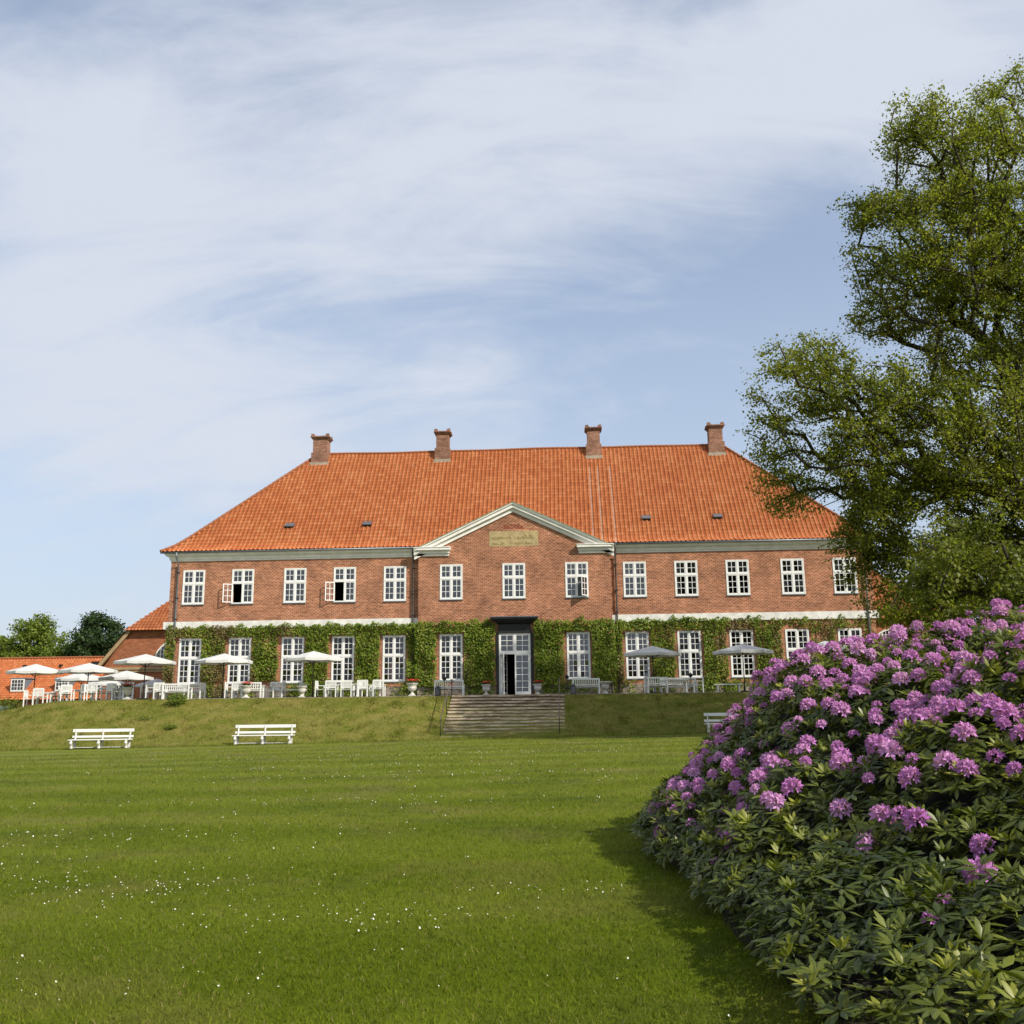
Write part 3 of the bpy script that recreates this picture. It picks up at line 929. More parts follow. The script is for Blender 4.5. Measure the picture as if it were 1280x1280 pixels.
# ---- windows
def sash_lines(mb, x0, x1, z0, z1, y, cols, rows, st=.055, mu=.034, d=.04):
    mb.box(x0, x0+st, y, y+d, z0, z1); mb.box(x1-st, x1, y, y+d, z0, z1)
    mb.box(x0+st, x1-st, y, y+d, z0, z0+st); mb.box(x0+st, x1-st, y, y+d, z1-st, z1)
    iw = (x1-x0-2*st)/cols; ih = (z1-z0-2*st)/rows
    for k in range(1, cols): mb.box(x0+st+k*iw-mu/2, x0+st+k*iw+mu/2, y+.006, y+d-.004, z0+st, z1-st)
    for k in range(1, rows): mb.box(x0+st, x1-st, y+.008, y+d-.006, z0+st+k*ih-mu/2, z0+st+k*ih+mu/2)
WR = random.Random(21)
def window(cx, y, z0, z1, w, split, rt_, rb_, glass, opened=None, curtain=None):
    root = None
    mb = MB(); c = .075; mu = .10
    yf = -.035
    mb.box(-w/2, -w/2+c, yf, .09, 0, z1-z0); mb.box(w/2-c, w/2, yf, .09, 0, z1-z0)
    mb.box(-w/2+c, w/2-c, yf, .09, 0, c); mb.box(-w/2+c, w/2-c, yf, .09, z1-z0-c, z1-z0)
    zs = split*(z1-z0); mb.box(-w/2+c, w/2-c, yf-.01, .085, zs-.06, zs+.06)
    mb.box(-mu/2, mu/2, yf-.005, .08, c, zs-.06); mb.box(-mu/2, mu/2, yf-.005, .08, zs+.06, z1-z0-c)
    H = z1-z0
    cells = {'bl': (-w/2+c, -mu/2, c, zs-.06, rb_), 'br': (mu/2, w/2-c, c, zs-.06, rb_), 'tl': (-w/2+c, -mu/2, zs+.06, H-c, rt_), 'tr': (mu/2, w/2-c, zs+.06, H-c, rt_)}
    gl = MB()
    for k, (a, b_, c0, c1, rows) in cells.items():
        if k == opened: continue
        sash_lines(mb, a, b_, c0, c1, yf+.012, 2, rows)
        iw = (b_-a)/2; ih = (c1-c0)/rows
        for p_ in range(2):
            for q_ in range(rows):      # every old pane sits at its own slight tilt
                ty_, tx_ = WR.gauss(0, .004), WR.gauss(0, .004)
                xa, xb, za, zb = a+p_*iw+.012, a+(p_+1)*iw-.012, c0+q_*ih+.012, c0+(q_+1)*ih-.012
                gl.quad((xa, ty_+tx_, za), (xb, ty_-tx_, za), (xb, -ty_-tx_, zb), (xa, -ty_+tx_, zb))
    win = mb.build('window', MT['white'], manor, (cx, y, z0))
    g = gl.build('pane', glass, win)
    def folds(x0, x1, za, zb, m_, depth=.16, wave=.02):
        cb = MB(); n_ = max(6, int((x1-x0)/.035))
        for k in range(n_):
            u0, u1 = x0+(x1-x0)*k/n_, x0+(x1-x0)*(k+1)/n_
            y0, y1 = depth+wave*math.sin(u0*38+cx), depth+wave*math.sin(u1*38+cx)
            cb.quad((u0, y0, za), (u1, y1, za), (u1, y1, zb), (u0, y0, zb))
        cb.build('curtain', m_, win)
    if curtain == 'net': folds(-w/2+.09, w/2-.09, .05, H-.06, MT['net'])
    elif curtain == 'netpart': folds(-w/2+.09, -.02 if opened else .05, H*.62 if opened else .05, H-.06, MT['net']); folds(w/2-.34, w/2-.09, .05, H-.06, MT['net'])
    elif curtain == 'sides':
        folds(-w/2+.08, -w/2+.22+WR.random()*.1, .05, H-.06, MT['net']); folds(w/2-.22-WR.random()*.1, w/2-.08, .05, H-.06, MT['net'])
    elif curtain == 'blind': folds(-w/2+.09, w/2-.09, H*.80, H-.06, MT['drape'], wave=.004); folds(-w/2+.09, w/2-.09, .05, H*.795, MT['net'])
    elif curtain == 'top': folds(-w/2+.09, w/2-.09, H*.56, H-.06, MT['net'])
    elif curtain == 'red': folds(-.34, -.1, .1, 1.15, MT['red_drape'], .3); folds(.3, .6, H*.55, H-.06, MT['net'])
    sl_ = MB(); sl_.box(-w/2-.03, w/2+.03, -.075, .02, -.055, -.004); sl_.build('sill', MT['lead'], win)
    if opened:
        a, b_, c0, c1, rows = cells[opened]
        sb = MB(); wd = b_-a
        sash_lines(sb, 0, wd, 0, c1-c0, -.02, 2, rows, d=.035)
        n_ = len(sb.v)
        sb.quad((.03, 0, .03), (wd-.03, 0, .03), (wd-.03, 0, c1-c0-.03), (.03, 0, c1-c0-.03), 1)
        ang = R(-152) if opened == 'bl' and cx < 0 else None
        if opened == 'bl':
            o = sb.build('open_sash', [MT['white'], MT['glass_pale']], win, (a, yf-.02, c0), R(-152))
        else:   # hinged on its right side
            for i, v in enumerate(sb.v): sb.v[i] = (v[0]-wd, v[1], v[2])
            o = sb.build('open_sash', [MT['white'], MT['glass_far']], win, (b_, yf-.02, c0), R(52))
    return win
mg = mat('see_through_pane', (0.45, 0.25, 0.2), 0.05, spec=0.8); MT['glass_pale'] = mg
tt = mg.node_tree; tt.nodes['Principled BSDF'].inputs['Alpha'].default_value = 0.25
cu = ['net', 'netpart', 'net', 'netpart', 'net', 'blind', 'blind', 'blind', 'blind', 'sides', 'top', 'sides', 'top']
cl_ = ['sides', 'top', 'top', None, 'red', 'top', None, 'net', 'top', 'sides', None, 'sides', None]
opens_u = {1: 'bl', 3: 'bl', 7: 'br'}
gu = ['glass_grey', 'glass_grey', 'glass_grey', 'glass_grey', 'glass_grey', 'glass_grey', 'glass_grey', 'glass_grey', 'glass_grey', 'glass_mid', 'glass_dark', 'glass_mid', 'glass_dark']
gl_ = ['glass_mid', 'glass_mid', 'glass_mid', 'glass_dark', 'glass_mid', 'glass_dark', None, 'glass_grey', 'glass_grey', 'glass_dark', 'glass_dark', 'glass_dark', 'glass_dark']
for i, x in enumerate(WX):
    y = PY if in_centre(i) else 0
    window(x, y, UZ[0], UZ[1], UW, .60, 2, 3, MT[gu[i]], opens_u.get(i), cu[i])
    if i != 6:
        window(x, y, LZ[0], LZ[1], LW, .565, 3, 4, MT[gl_[i]], None, cl_[i])
# red curtain glimpsed behind the fifth ground floor window is part of its pane
# ---- garden door
door = MB()
H = 3.95
door.box(-1.01, -.93, PY-.03, PY+.1, 0.02, H); door.box(.93, 1.01, PY-.03, PY+.1, 0.02, H)
door.box(-.93, .93, PY-.03, PY+.1, H-.08, H); door.box(-.93, .93, PY-.04, PY+.1, 2.62, 2.78)
door.box(-.06, .06, PY-.035, PY+.09, 2.78, H-.08)
sash_lines(door, -.93, -.06, 2.78, H-.08, PY-.015, 2, 3); sash_lines(door, .06, .93, 2.78, H-.08, PY-.015, 2, 3)
df = door.build('door_frame', MT['white'], manor)
gm = MB(); gm.quad((-.9, PY+.01, 2.8), (.9, PY+.01, 2.8), (.9, PY+.01, 3.85), (-.9, PY+.01, 3.85)); gm.build('pane', MT['glass_grey'], df)
cb_ = MB()
for k in range(26): cb_.quad((-.9+k*.07, PY+.16+.012*(k%2), 2.82), (-.83+k*.07, PY+.16+.012*((k+1)%2), 2.82), (-.83+k*.07, PY+.16+.012*((k+1)%2), 3.84), (-.9+k*.07, PY+.16+.012*(k%2), 3.84))
for k in range(12): cb_.quad((.08+k*.07, PY+.16+.012*(k%2), .25), (.15+k*.07, PY+.16+.012*((k+1)%2), .25), (.15+k*.07, PY+.16+.012*((k+1)%2), 2.6), (.08+k*.07, PY+.16+.012*(k%2), 2.6))
cb_.build('curtain', MT['net'], df)
def leaf_door(wd):
    lb = MB(); sash_lines(lb, 0, wd, .0, 2.60, 0, 2, 6, st=.085)
    lb.box(.085, wd-.085, 0.005, .035, .085, .24)
    lb.quad((.05, .02, .2), (wd-.05, .02, .2), (wd-.05, .02, 2.55), (.05, .02, 2.55), 1)
    return lb
l = leaf_door(.93).build('door', [MT['white'], MT['glass_grey']], manor, (0.0, PY-.02, .03))
hb = MB(); hb.tube([(.05, -.01, 1.05), (.05, -.07, 1.05), (.15, -.07, 1.05)], .012, 6); hb.build('handle', MT['dark_metal'], l)
l = leaf_door(.90).build('door', [MT['white'], MT['glass_grey']], manor, (-.92, PY-.03, .03), R(-74)); l['label'] = 'opened left leaf of the garden door'
l2 = leaf_door(.80).build('door', [MT['white'], MT['glass_dark']], manor, (-.9, PY+.12, .03), R(62)); l2['label'] = 'inner leaf swung into the dark room'
# black hood and posts
mb = MB()
def frus(x0, x1, z0, X0, X1, z1, d0, d1):
    n = len(mb.v)
    mb.v += [(x0, PY+.01, z0), (x1, PY+.01, z0), (x1, PY-d0, z0), (x0, PY-d0, z0), (X0, PY+.01, z1), (X1, PY+.01, z1), (X1, PY-d1, z1), (X0, PY-d1, z1)]
    for f in ((0,3,2,1),(4,5,6,7),(3,0,4,7),(1,2,6,5),(2,3,7,6),(0,1,5,4)): mb.f.append(tuple(n+i for i in f)); mb.m.append(0)
frus(-1.10, 1.10, 3.97, -1.10, 1.10, 4.16, .12, .12)
frus(-1.02, 1.02, 4.161, -1.05, 1.05, 4.52, .08, .10)
frus(-1.05, 1.05, 4.521, -1.42, 1.42, 4.84, .10, .62)
mb.box(-1.50, 1.50, PY-.70, PY+.01, 4.841, 4.94)
for sx in (-1.2, 1.03): mb.box(sx, sx+.17, PY-.05, PY+.01, 0, 3.968)
hood = mb.build('door_hood', MT['black_wood'], manor)
mb = MB(); mb.box(-1.54, 1.54, PY-.74, PY, 4.941, 4.985); mb.build('hood_roof', MT['zinc'], hood)

# downpipes
def downpipe(x, top, y=-.14, zb=0.0):
    mb = MB()
    mb.tube([(x, -.58, 9.62), (x, -.55, 9.3), (x, y, 8.85), (x, y, 5.2), (x, y, zb)], .055, 8)
    d = mb.build('downpipe', MT['zinc'] if abs(x) > 10 else MT['pipe_dark'], manor, smooth=True)
    for z in (8.3, 6.6, 5.2, 3.4, 1.6):
        b2 = MB(); b2.box(x-.09, x+.09, y-.075, 0, z, z+.05); b2.build('bracket', MT['dark_metal'], d)
MT['pipe_dark'] = mat('aged_pipe', (.10, .085, .075), .6, noise=.4, nscale=3)
for x in (-22.4, -6.62, 6.62, 22.5): downpipe(x, 9.5)

# ------------------------------------------------------------------ annexes behind both ends
def annex(cx, label, deep=True):
    a = empty('annex', (cx, 14, 0)); tag(a, label, 'annex', None)
    hw = 6.4; ez = 2.75; z1 = 5.78; x1 = 3.86; rz = 10.1
    gz = -1.5
    mb = MB()
    mb.quad((-hw+.5, 0, gz), (hw-.5, 0, gz), (hw-.5, 0, ez-.35), (-hw+.5, 0, ez-.35))
    n0 = len(mb.v); mb.v += [(-hw+.35, .02, ez-.1), (hw-.35, .02, ez-.1), (x1, .02, z1), (-x1, .02, z1)]; mb.f.append((n0, n0+1, n0+2, n0+3)); mb.m.append(0)
    mb.quad((-hw+.5, 0, gz), (-hw+.5, 0, ez), (-hw+.5, 10, ez), (-hw+.5, 10, gz))
    mb.quad((hw-.5, 0, gz), (hw-.5, 10, gz), (hw-.5, 10, ez), (hw-.5, 0, ez))
    mb.build('wall', MT['brick_annex'], a)
    mb = MB()
    mb.box(-hw+.1, hw-.1, -.18, .0, ez-.2, ez-.02); mb.box(-hw+.3, hw-.3, -.10, .0, ez-.40, ez-.201)
    mb.build('cornice', MT['tan_paint'], a)
    for sx in (-1, 1):   # verge boards
        mb = MB()
        mb.bar((sx*(hw+.05), -.12, ez-.12), (sx*(x1+.02), -.12, z1-.12), .26, .26)
        mb.build('verge_board', MT['tan_paint'], a)
    # half hip
    hipL = math.hypot(3.9, rz-z1)
    f = lambda s_: (-.45 + 4.35*(s_/(hipL+.4)), z1-.15 + (rz-z1+.15)*(s_/(hipL+.4)))
    def tt_(s_): 
        d = math.hypot(4.35, rz-z1+.15); return (4.35/d, (rz-z1+.15)/d)
    bm = pantile_sheet(-4.4, 4.4, dict(len=hipL+.4, f=f, t=tt_), nx=6, seed=9)
    clip(bm, (4.25, -.45, 0), Vector((4.35, 4.25, 0)).normalized()); clip(bm, (-4.25, -.45, 0), Vector((-4.35, 4.25, 0)).normalized())
    me = bpy.data.meshes.new('half_hip_roof'); bm.to_mesh(me); bm.free()
    link('half_hip_roof', me, MT['tile_old'], a)
    mb = MB()
    for sx in (-1, 1):
        A = (sx*(hw+.3), -.25, ez-.2); B = (sx*(x1+.2), -.3, z1+.02); Cc = (0, 3.9, rz); D = (0, 16, rz); E_ = (sx*(hw+.3), 16, ez-.2)
        n0 = len(mb.v); mb.v += [A, B, Cc, D, E_]; mb.f.append((n0, n0+1, n0+2, n0+3, n0+4) if sx < 0 else (n0+4, n0+3, n0+2, n0+1, n0)); mb.m.append(0)
    mb.build('roof', MT['tile_old'], a)
    # arched window
    mb = MB(); rad = 1.75; seg = 16; zc_ = 3.1
    for i in range(seg):
        a0, a1 = PI*i/seg, PI*(i+1)/seg
        mb.bar((rad*math.cos(a0), -.03, zc_+rad*math.sin(a0)), (rad*math.cos(a1), -.03, zc_+rad*math.sin(a1)), .16, .12)
    mb.box(-rad, rad, -.07, 0.0, zc_-.05, zc_+.05)
    for k in range(-6, 7):
        x = k*.26; hh = math.sqrt(max(0, rad*rad-x*x)); mb.box(x-.02-(.03 if k % 2 else 0), x+.02+(.03 if k % 2 else 0), -.06, .0, zc_, zc_+hh)
    for k in range(1, 5): 
        z = k*.33; ww = math.sqrt(rad*rad-z*z); mb.box(-ww, ww, -.055, .0, zc_+z-.02, zc_+z+.02)
    w_ = mb.build('arched_window', MT['white'], a)
    mb = MB(); n0 = len(mb.v); pts = [(rad*math.cos(PI*i/seg), -.012, zc_+rad*math.sin(PI*i/seg)) for i in range(seg+1)]
    mb.v += pts; mb.f.append(tuple(range(seg+1))); mb.m.append(0)
    mb.build('pane', MT['glass_far'], w_)
    # ground floor windows
    for x in (-4.15, 0.2, 4.15):
        mb = MB(); mb.box(x-.85, x+.85, -.05, .02, gz+.3, 1.55)
        for dx in (-.42, .42):
            pass
        w_ = mb.build('window', MT['white'], a)
        mb = MB()
        for dx in (-.56, -.22, .22, .56):
            for k in range(5): mb.box(x+dx-.13, x+dx+.13, -.055, -.04, gz+.55+k*.46, gz+.55+k*.46+.38)
        mb.build('pane', MT['glass_far'], w_)
    return a
MT['tan_paint'] = mat('tan_painted_board', (.42, .30, .16), .8, noise=.2, nscale=2)
annex(-28.0, 'brick annex with half hipped gable and arched window left of the manor')
annex(28.6, 'brick annex behind the big tree at the right end of the manor')
# pale line of a mortar repair running up the left gable
# long low outbuilding at the far left
ob = empty('low_outbuilding', (-52, 26, -2.4)); tag(ob, 'long low outbuilding with orange roof and white dormers at far left', 'outbuilding')
f = lambda s_: (-1.2 + 5.2*s_/6.55, 2.75 + 4.0*s_/6.55)
bm = pantile_sheet(-16, 12.5, dict(len=6.55, f=f, t=lambda s_: (5.2/6.56, 4.0/6.56)), nx=6, seed=12, pitch=.3)
me = bpy.data.meshes.new('roof'); bm.to_mesh(me); bm.free(); obr = link('roof', me, MT['tile'], ob)
mb = MB(); mb.quad((-16, 9.2, 2.75), (-16, 4, 6.75), (12.5, 4, 6.75), (12.5, 9.2, 2.75)); mb.build('rear_roof_slope', MT['tile_old'], ob)
mb = MB(); mb.box(-15.8, 12.3, -.6, 8.6, -.5, 2.9); 
mb.prism([(0, 2.9), (0, 2.9), (0, 6.5)], 0, 0) if False else None
mb.build('wall', MT['brick_annex'], ob)
mb = capping([(-16, 4, 6.85), (12.5, 4, 6.85)], .4, .12); mb.build('ridge_capping', MT['tile_old'], ob)
for x in (-8.6, -4.4, -.1, 4.3, 8.55, 11.65):
    mb = MB(); mb.box(x-.62, x+.62, -.35, 2.2, 3.6, 4.72); d_ = mb.build('dormer', MT['lead'], ob)
    mb = MB(); mb.box(x-.72, x+.72, -.45, 2.8, 4.73, 4.80); mb.build('dormer_roof', MT['lead'], d_)
    mb = MB(); mb.box(x-.64, x+.64, -.42, -.352, 3.55, 4.71)
    fr = mb.build('window', MT['white'], d_)
    mb = MB()
    for dx in (-.42, -.15, .15, .42):
        for dz in (3.70, 4.02, 4.34): mb.box(x+dx-.11, x+dx+.11, -.43, -.41, dz, dz+.27)
    mb.build('pane', MT['glass_far'], d_)
mb = MB()
for x in (-15, -11.5, -8, -4.5, 3, 6.6): mb.box(x-.12, x+.12, 2.6, 2.95, 5.95, 6.15)
mb.build('roof_vent', MT['dark_metal'], ob)
mb = MB(); mb.box(9.9, 10.6, 2.2, 2.9, 5.2, 6.35); mb.build('chimney', MT['dark_metal'], obr)
# second lower shed roof nearer the bank
sh = empty('garden_shed', (-33.2, -4.5, -2.4)); tag(sh, 'low grey roofed garden shed half hidden by the left end of the bank', 'shed')
mb = MB(); mb.box(-4, 1.6, 0, 3, 0, 1.55); mb.build('wall', MT['brick_annex'], sh)
mb = MB(); mb.prism([(0,0)]*3, 0, 0) if False else None
mb.quad((-4.3, -.3, 1.5), (1.9, -.3, 1.5), (1.9, 1.6, 2.15), (-4.3, 1.6, 2.15)); mb.quad((-4.3, 1.6, 2.15), (1.9, 1.6, 2.15), (1.9, 3.4, 1.5), (-4.3, 3.4, 1.5))
mb.build('roof', MT['lead'], sh)

# ------------------------------------------------------------------ garden steps
st = empty('garden_steps', (0, -7.9, 0)); tag(st, 'wide weathered stone steps up the grass bank to the terrace', 'garden steps')
NS = 13; zt, zb_ = -.0, -2.22; rise = (zt-zb_)/NS; run = .375
mb = MB()
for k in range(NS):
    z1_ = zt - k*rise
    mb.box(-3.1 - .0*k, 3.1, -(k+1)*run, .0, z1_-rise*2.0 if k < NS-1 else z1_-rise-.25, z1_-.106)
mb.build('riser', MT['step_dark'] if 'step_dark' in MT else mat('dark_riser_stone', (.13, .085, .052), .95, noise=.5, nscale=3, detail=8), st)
mb = MB(); rr = random.Random(5)
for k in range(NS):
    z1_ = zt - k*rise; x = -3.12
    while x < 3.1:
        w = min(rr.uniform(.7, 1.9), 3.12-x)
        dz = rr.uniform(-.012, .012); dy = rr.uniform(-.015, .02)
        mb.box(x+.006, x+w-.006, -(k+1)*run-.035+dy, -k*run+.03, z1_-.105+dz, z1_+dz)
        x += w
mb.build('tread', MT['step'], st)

def handrail(x, label, rings=False):
    h_ = empty('handrail', (x, -7.9, 0)); tag(h_, label, 'handrail', 'handrails of the garden steps')
    pts = [(0, -4.95, -2.17+.98), (0, -4.75, -2.17+1.0), (0, -.3, .86), (0, .5, .88), (0, .75, .80)]
    if not rings: pts = [(0, -4.95, -1.3), (0, -4.7, -1.22), (0, -.2, .9), (0, .3, .98)]
    mb = MB(); mb.tube(pts, .024, 7); mb.build('rail', MT['rail'], h_, smooth=True)
    for (y, z0, z1_) in ((-4.85, -2.2, pts[1][2]-.02), (-2.3, -1.12, -.05), (.1, -.02, .87)):
        p = MB(); p.tube([(0, y, z0), (0, y, z1_)], .022, 7); p.build('post', MT['dark_metal'], h_, smooth=True)
MT['rail'] = mat('worn_steel_rail', (.20, .17, .14), .5, metal=.5)
handrail(-3.17, 'thin metal handrail on the left side of the garden steps', True)
handrail(2.85, 'thin metal handrail on the right side of the garden steps', True)

# ------------------------------------------------------------------ furniture
def make_chair():
    c = empty('garden_chair')
    mb = MB()
    for k in range(6): mb.box(-.27, .27, -.25+k*.088, -.25+k*.088+.07, .42, .445)
    mb.box(-.27, .27, -.27, -.24, .36, .419); mb.build('seat', MT['white'], c)
    mb = MB(); mb.box(-.29, .29, .24, .275, .84, .94); mb.box(-.27, .27, .245, .27, .50, .56)
    for k in range(7): mb.box(-.25+k*.076, -.25+k*.076+.045, .25, .268, .56, .84)
    mb.build('backrest', MT['white'], c)
    for sx in (-1, 1):
        mb = MB(); mb.box(sx*.29-.03, sx*.29+.03, -.28, -.22, 0, .64); mb.build('leg', MT['white'], c)
        mb = MB(); mb.box(sx*.29-.028, sx*.29+.028, .228, .285, 0, .90); mb.build('leg', MT['white'], c)
        mb = MB(); mb.box(sx*.29-.04, sx*.29+.04, -.31, .228, .641, .67); mb.build('armrest', MT['white'], c)
    return c
def make_bench(w=1.65):
    c = empty('garden_bench'); h = w/2
    mb = MB()
    for k in range(6): mb.box(-h, h, -.27+k*.088, -.27+k*.088+.07, .40, .43)
    mb.box(-h, h, -.28, -.25, .33, .399); mb.build('seat', MT['white'], c)
    mb = MB(); mb.box(-h-.03, h+.03, .24, .28, .80, .89); mb.box(-h, h, .245, .27, .48, .54)
    n = int(w/.115)
    for k in range(n): 
        x = -h+.04 + (w-.08)*k/(n-1); mb.box(x-.025, x+.025, .25, .268, .54, .80)
    mb.build('backrest', MT['white'], c)
    for sx in (-1, 1):
        for (y0, y1, z) in ((-.30, -.235, .62), (.228, .29, .86)):
            mb = MB(); mb.box(sx*h-.035, sx*h+.035, y0, y1, 0, z); mb.build('leg', MT['white'], c)
        mb = MB(); mb.box(sx*h-.04, sx*h+.04, -.33, .228, .621, .65); mb.build('armrest', MT['white'], c)
    return c
def make_table(w=1.6, d=.85, h=.74):
    c = empty('garden_table')
    mb = MB()
    for k in range(7): mb.box(-w/2, w/2, -d/2+k*d/7+.004, -d/2+(k+1)*d/7-.004, h-.03, h)
    mb.box(-w/2+.08, w/2-.08, -d/2+.08, d/2-.08, h-.11, h-.031); mb.build('tabletop', MT['white'], c)
    for sx in (-1, 1):
        for sy in (-1, 1):
            x, y = sx*(w/2-.09), sy*(d/2-.09)
            mb = MB(); mb.box(x-.035, x+.035, y-.035, y+.035, 0, h-.111); mb.build('leg', MT['white'], c)
    return c
def make_umbrella(w=3.4, h=2.62):
    c = empty('parasol')
    n = 8; Rr = w/2*.985
    crest = .62; V = []; F = []
    rings = [(0, 0), (.12, .035), (.55, .22), (1.0, .41)]
    mb = MB()
    ns = 24
    base = 0
    for ri, (q, dz) in enumerate(rings[1:]):
        for k in range(ns):
            a = 2*PI*k/ns + PI/8
            ph_ = (k % 3)/3.0
            scal = 1.0 if k % 3 == 0 else math.cos(PI/8)/math.cos((ph_ - .5)*PI/4)
            sag = -.03*math.sin(PI*ph_)*q if k % 3 else 0
            mb.v.append((Rr*q*scal*math.cos(a), Rr*q*scal*math.sin(a), h-dz-.02+sag))
    mb.v.append((0, 0, h)); top = len(mb.v)-1
    for k in range(ns): mb.f.append((top, k, (k+1) % ns)); mb.m.append(0)
    for r_ in range(2):
        for k in range(ns):
            a = r_*ns+k; b_ = r_*ns+(k+1) % ns; mb.f.append((a, a+ns, b_+ns, b_)); mb.m.append(0)
    # valance
    v0 = len(mb.v)
    for k in range(ns):
        x, y, z = mb.v[2*ns+k]; mb.v.append((x*1.005, y*1.005, z-.15))
    for k in range(ns):
        a = 2*ns+k; b_ = 2*ns+(k+1) % ns; mb.f.append((a, v0+k, v0+(k+1) % ns, b_)); mb.m.append(0)
    can = mb.build('canopy', MT['canvas'], c)
    s_ = can.modifiers.new('solid', 'SOLIDIFY'); s_.thickness = .006
    mb = MB(); mb.tube([(0, 0, 0), (0, 0, h-.03)], .030, 8); mb.build('pole', MT['pole'], c, smooth=True)
    mb = MB()
    for k in range(8):
        a = 2*PI*k/8 + PI/8
        mb.bar((0, 0, h-.08), (Rr*.97*math.cos(a), Rr*.97*math.sin(a), h-.455), .02, .02)
        mb.bar((.03*math.cos(a), .03*math.sin(a), h-.75), (Rr*.5*math.cos(a), Rr*.5*math.sin(a), h-.26), .018, .018)
    mb.build('ribs', MT['pole'], c)
    mb = MB(); mb.box(-.3, .3, -.3, .3, 0, .07); mb.lathe([(.06, .07), (.055, .3), (.04, .32)], 10); mb.build('base', MT['dark_metal'], c)
    return c
def leaf_quads(P, size, rg, up=.4, flat=None):
    """leaf-like quads at points P; returns V,F,UV"""
    n = len(P)
    d = rg.normal(size=(n, 3)); d[:, 2] += up
    if flat is not None: d = d*0.6 + flat
    d /= np.linalg.norm(d, axis=1, keepdims=True)
    a = rg.normal(size=(n, 3)); a -= d*(a*d).sum(1, keepdims=True); a /= np.linalg.norm(a, axis=1, keepdims=True)
    b_ = np.cross(d, a)
    s_ = (size*rg.uniform(.6, 1.3, n))[:, None]
    V = np.stack([P - a*s_*.5, P + b_*s_*.36 + d*s_*.08, P + a*s_*.5 - d*s_*.06, P - b_*s_*.36 + d*s_*.08], 1).reshape(-1, 3)
    F = np.arange(n*4).reshape(n, 4)
    UV = np.stack([rg.uniform(0, 1, n), rg.uniform(0, 1, n)], 1)
    return V, F, UV
MT['leaf_pot'] = leaf_mat('pot_foliage', [(.03, .05, .012), (.07, .12, .02)], .2)
MT['red_petal'] = mat('red_geranium_petal', (.62, .045, .02), .6)
MT['grey_leaf'] = mat('grey_lavender_leaf', (.20, .22, .19), .8)
def make_urn(h=.72, plant='red', wide=False, scale=1.0):
    c = empty('garden_urn')
    mb = MB(); r_ = .31 if not wide else .40
    mb.box(-.17, .17, -.17, .17, 0, .07)
    prof_ = [(.15, .07), (.13, .11), (.07, .17), (.065, .22), (.10, .26), (.20, .32), (.245, .42), (.235, .50), (.25, .56), (r_, .64), (r_+.02, .68), (r_-.02, .70), (.20, .66)]
    mb.lathe(prof_, 20); b_ = mb.build('bowl', MT['urn'], c, smooth=False)
    if plant:
        rg = np.random.default_rng(abs(hash(plant)) % 99 if False else len(plant)*7)
        n = 260; P = rg.normal(size=(n, 3))*[.13, .13, .06] + [0, 0, .76]
        V, F, UV = leaf_quads(P, .07, rg)
        soup('foliage', V, F, MT['grey_leaf'] if plant == 'grey' else MT['leaf_pot'], c, UV)
        if plant == 'red':
            P = rg.normal(size=(190, 3))*[.16, .16, .035] + [0, 0, .86]
            V, F, UV = leaf_quads(P, .06, rg); soup('blossoms', V, F, MT['red_petal'], c, UV)
    if scale != 1: c.scale = (scale,)*3
    return c

proto = {}
def place(kind, maker, x, y, rz, label, cat, group, z=None, **kw):
    key = (kind, tuple(sorted(kw.items())))
    if key not in proto:
        o = maker(**kw); proto[key] = o
    else:
        o = copy_tree(proto[key])
        if 'scale' in kw: o.scale = (kw['scale'],)*3
    if z is None:
        z = ground_z(x, y) if (x < -23.5 or y < -7.2) else 0.0
    o.location = (x, y, z); o.rotation_euler = (0, 0, rz + (WR.gauss(0, R(5)) if kind == 'chair' else 0))
    for k in ('label', 'category', 'group'):
        if k in o: del o[k]
    tag(o, label, cat, group)
    return o
GCH = 'white chairs on the terrace'; GTB = 'white tables on the terrace'; GPA = 'white parasols on the terrace'; GUR = 'planted urns on the terrace'; GBN = 'white slatted benches on the terrace'
# chair: backrest towards +y locally; rz=PI turns its back to the camera
def chair(x, y, deg, label): place('chair', make_chair, x, y, R(deg), label, 'chair', GCH)
def table(x, y, deg, label, w=1.6): place('table', make_table, x, y, R(deg), label, 'table', GTB, w=w)
def bench(x, y, deg, label, w=1.65): place('bench', make_bench, x, y, R(deg), label, 'bench', GBN, w=w)
def para(x, y, w, h, label, rz=0, z=None):
    place('parasol', make_umbrella, x, y, R(rz), label, 'parasol', GPA, w=w, h=h, z=z)

para(-28.35, -5.9, 3.15, 2.55, 'leftmost white parasol, standing alone at the end of the terrace', 10, -.38)
para(-25.35, -5.4, 3.4, 2.5, 'white parasol in front of the orange roof, second from the left', 15, -.30)
para(-28.0, -1.0, 3.2, 2.55, 'white parasol just below and behind the second parasol from the left', 0, -.70)
para(-28.6, 4.0, 2.9, 2.4, 'small low white parasol in front of the annex, behind two others', 20, -.75)
para(-24.3, -2.6, 3.3, 2.55, 'shaded grey looking parasol between the left parasols and the annex window', 8, -.72)
para(-25.6, 5.0, 2.9, 2.3, 'furthest back parasol, tucked against the annex wall beside the climber', 0, -.75)
para(-21.05, -7.3, 3.5, 2.58, 'large bright parasol at the left corner of the manor', 12, 0)
para(-16.75, -6.4, 3.35, 2.60, 'white parasol between the first two ground floor windows from the left', 5, 0)
para(-11.42, -6.5, 3.45, 2.66, 'white parasol in front of the third and fourth ground floor windows', 22, 0)
para(8.25, -6.0, 3.4, 2.70, 'white parasol just right of the centre beside the drainpipe', 30, 0)
para(13.35, -6.2, 3.45, 2.74, 'pale parasol above the top of the rhododendron', 10, 0)
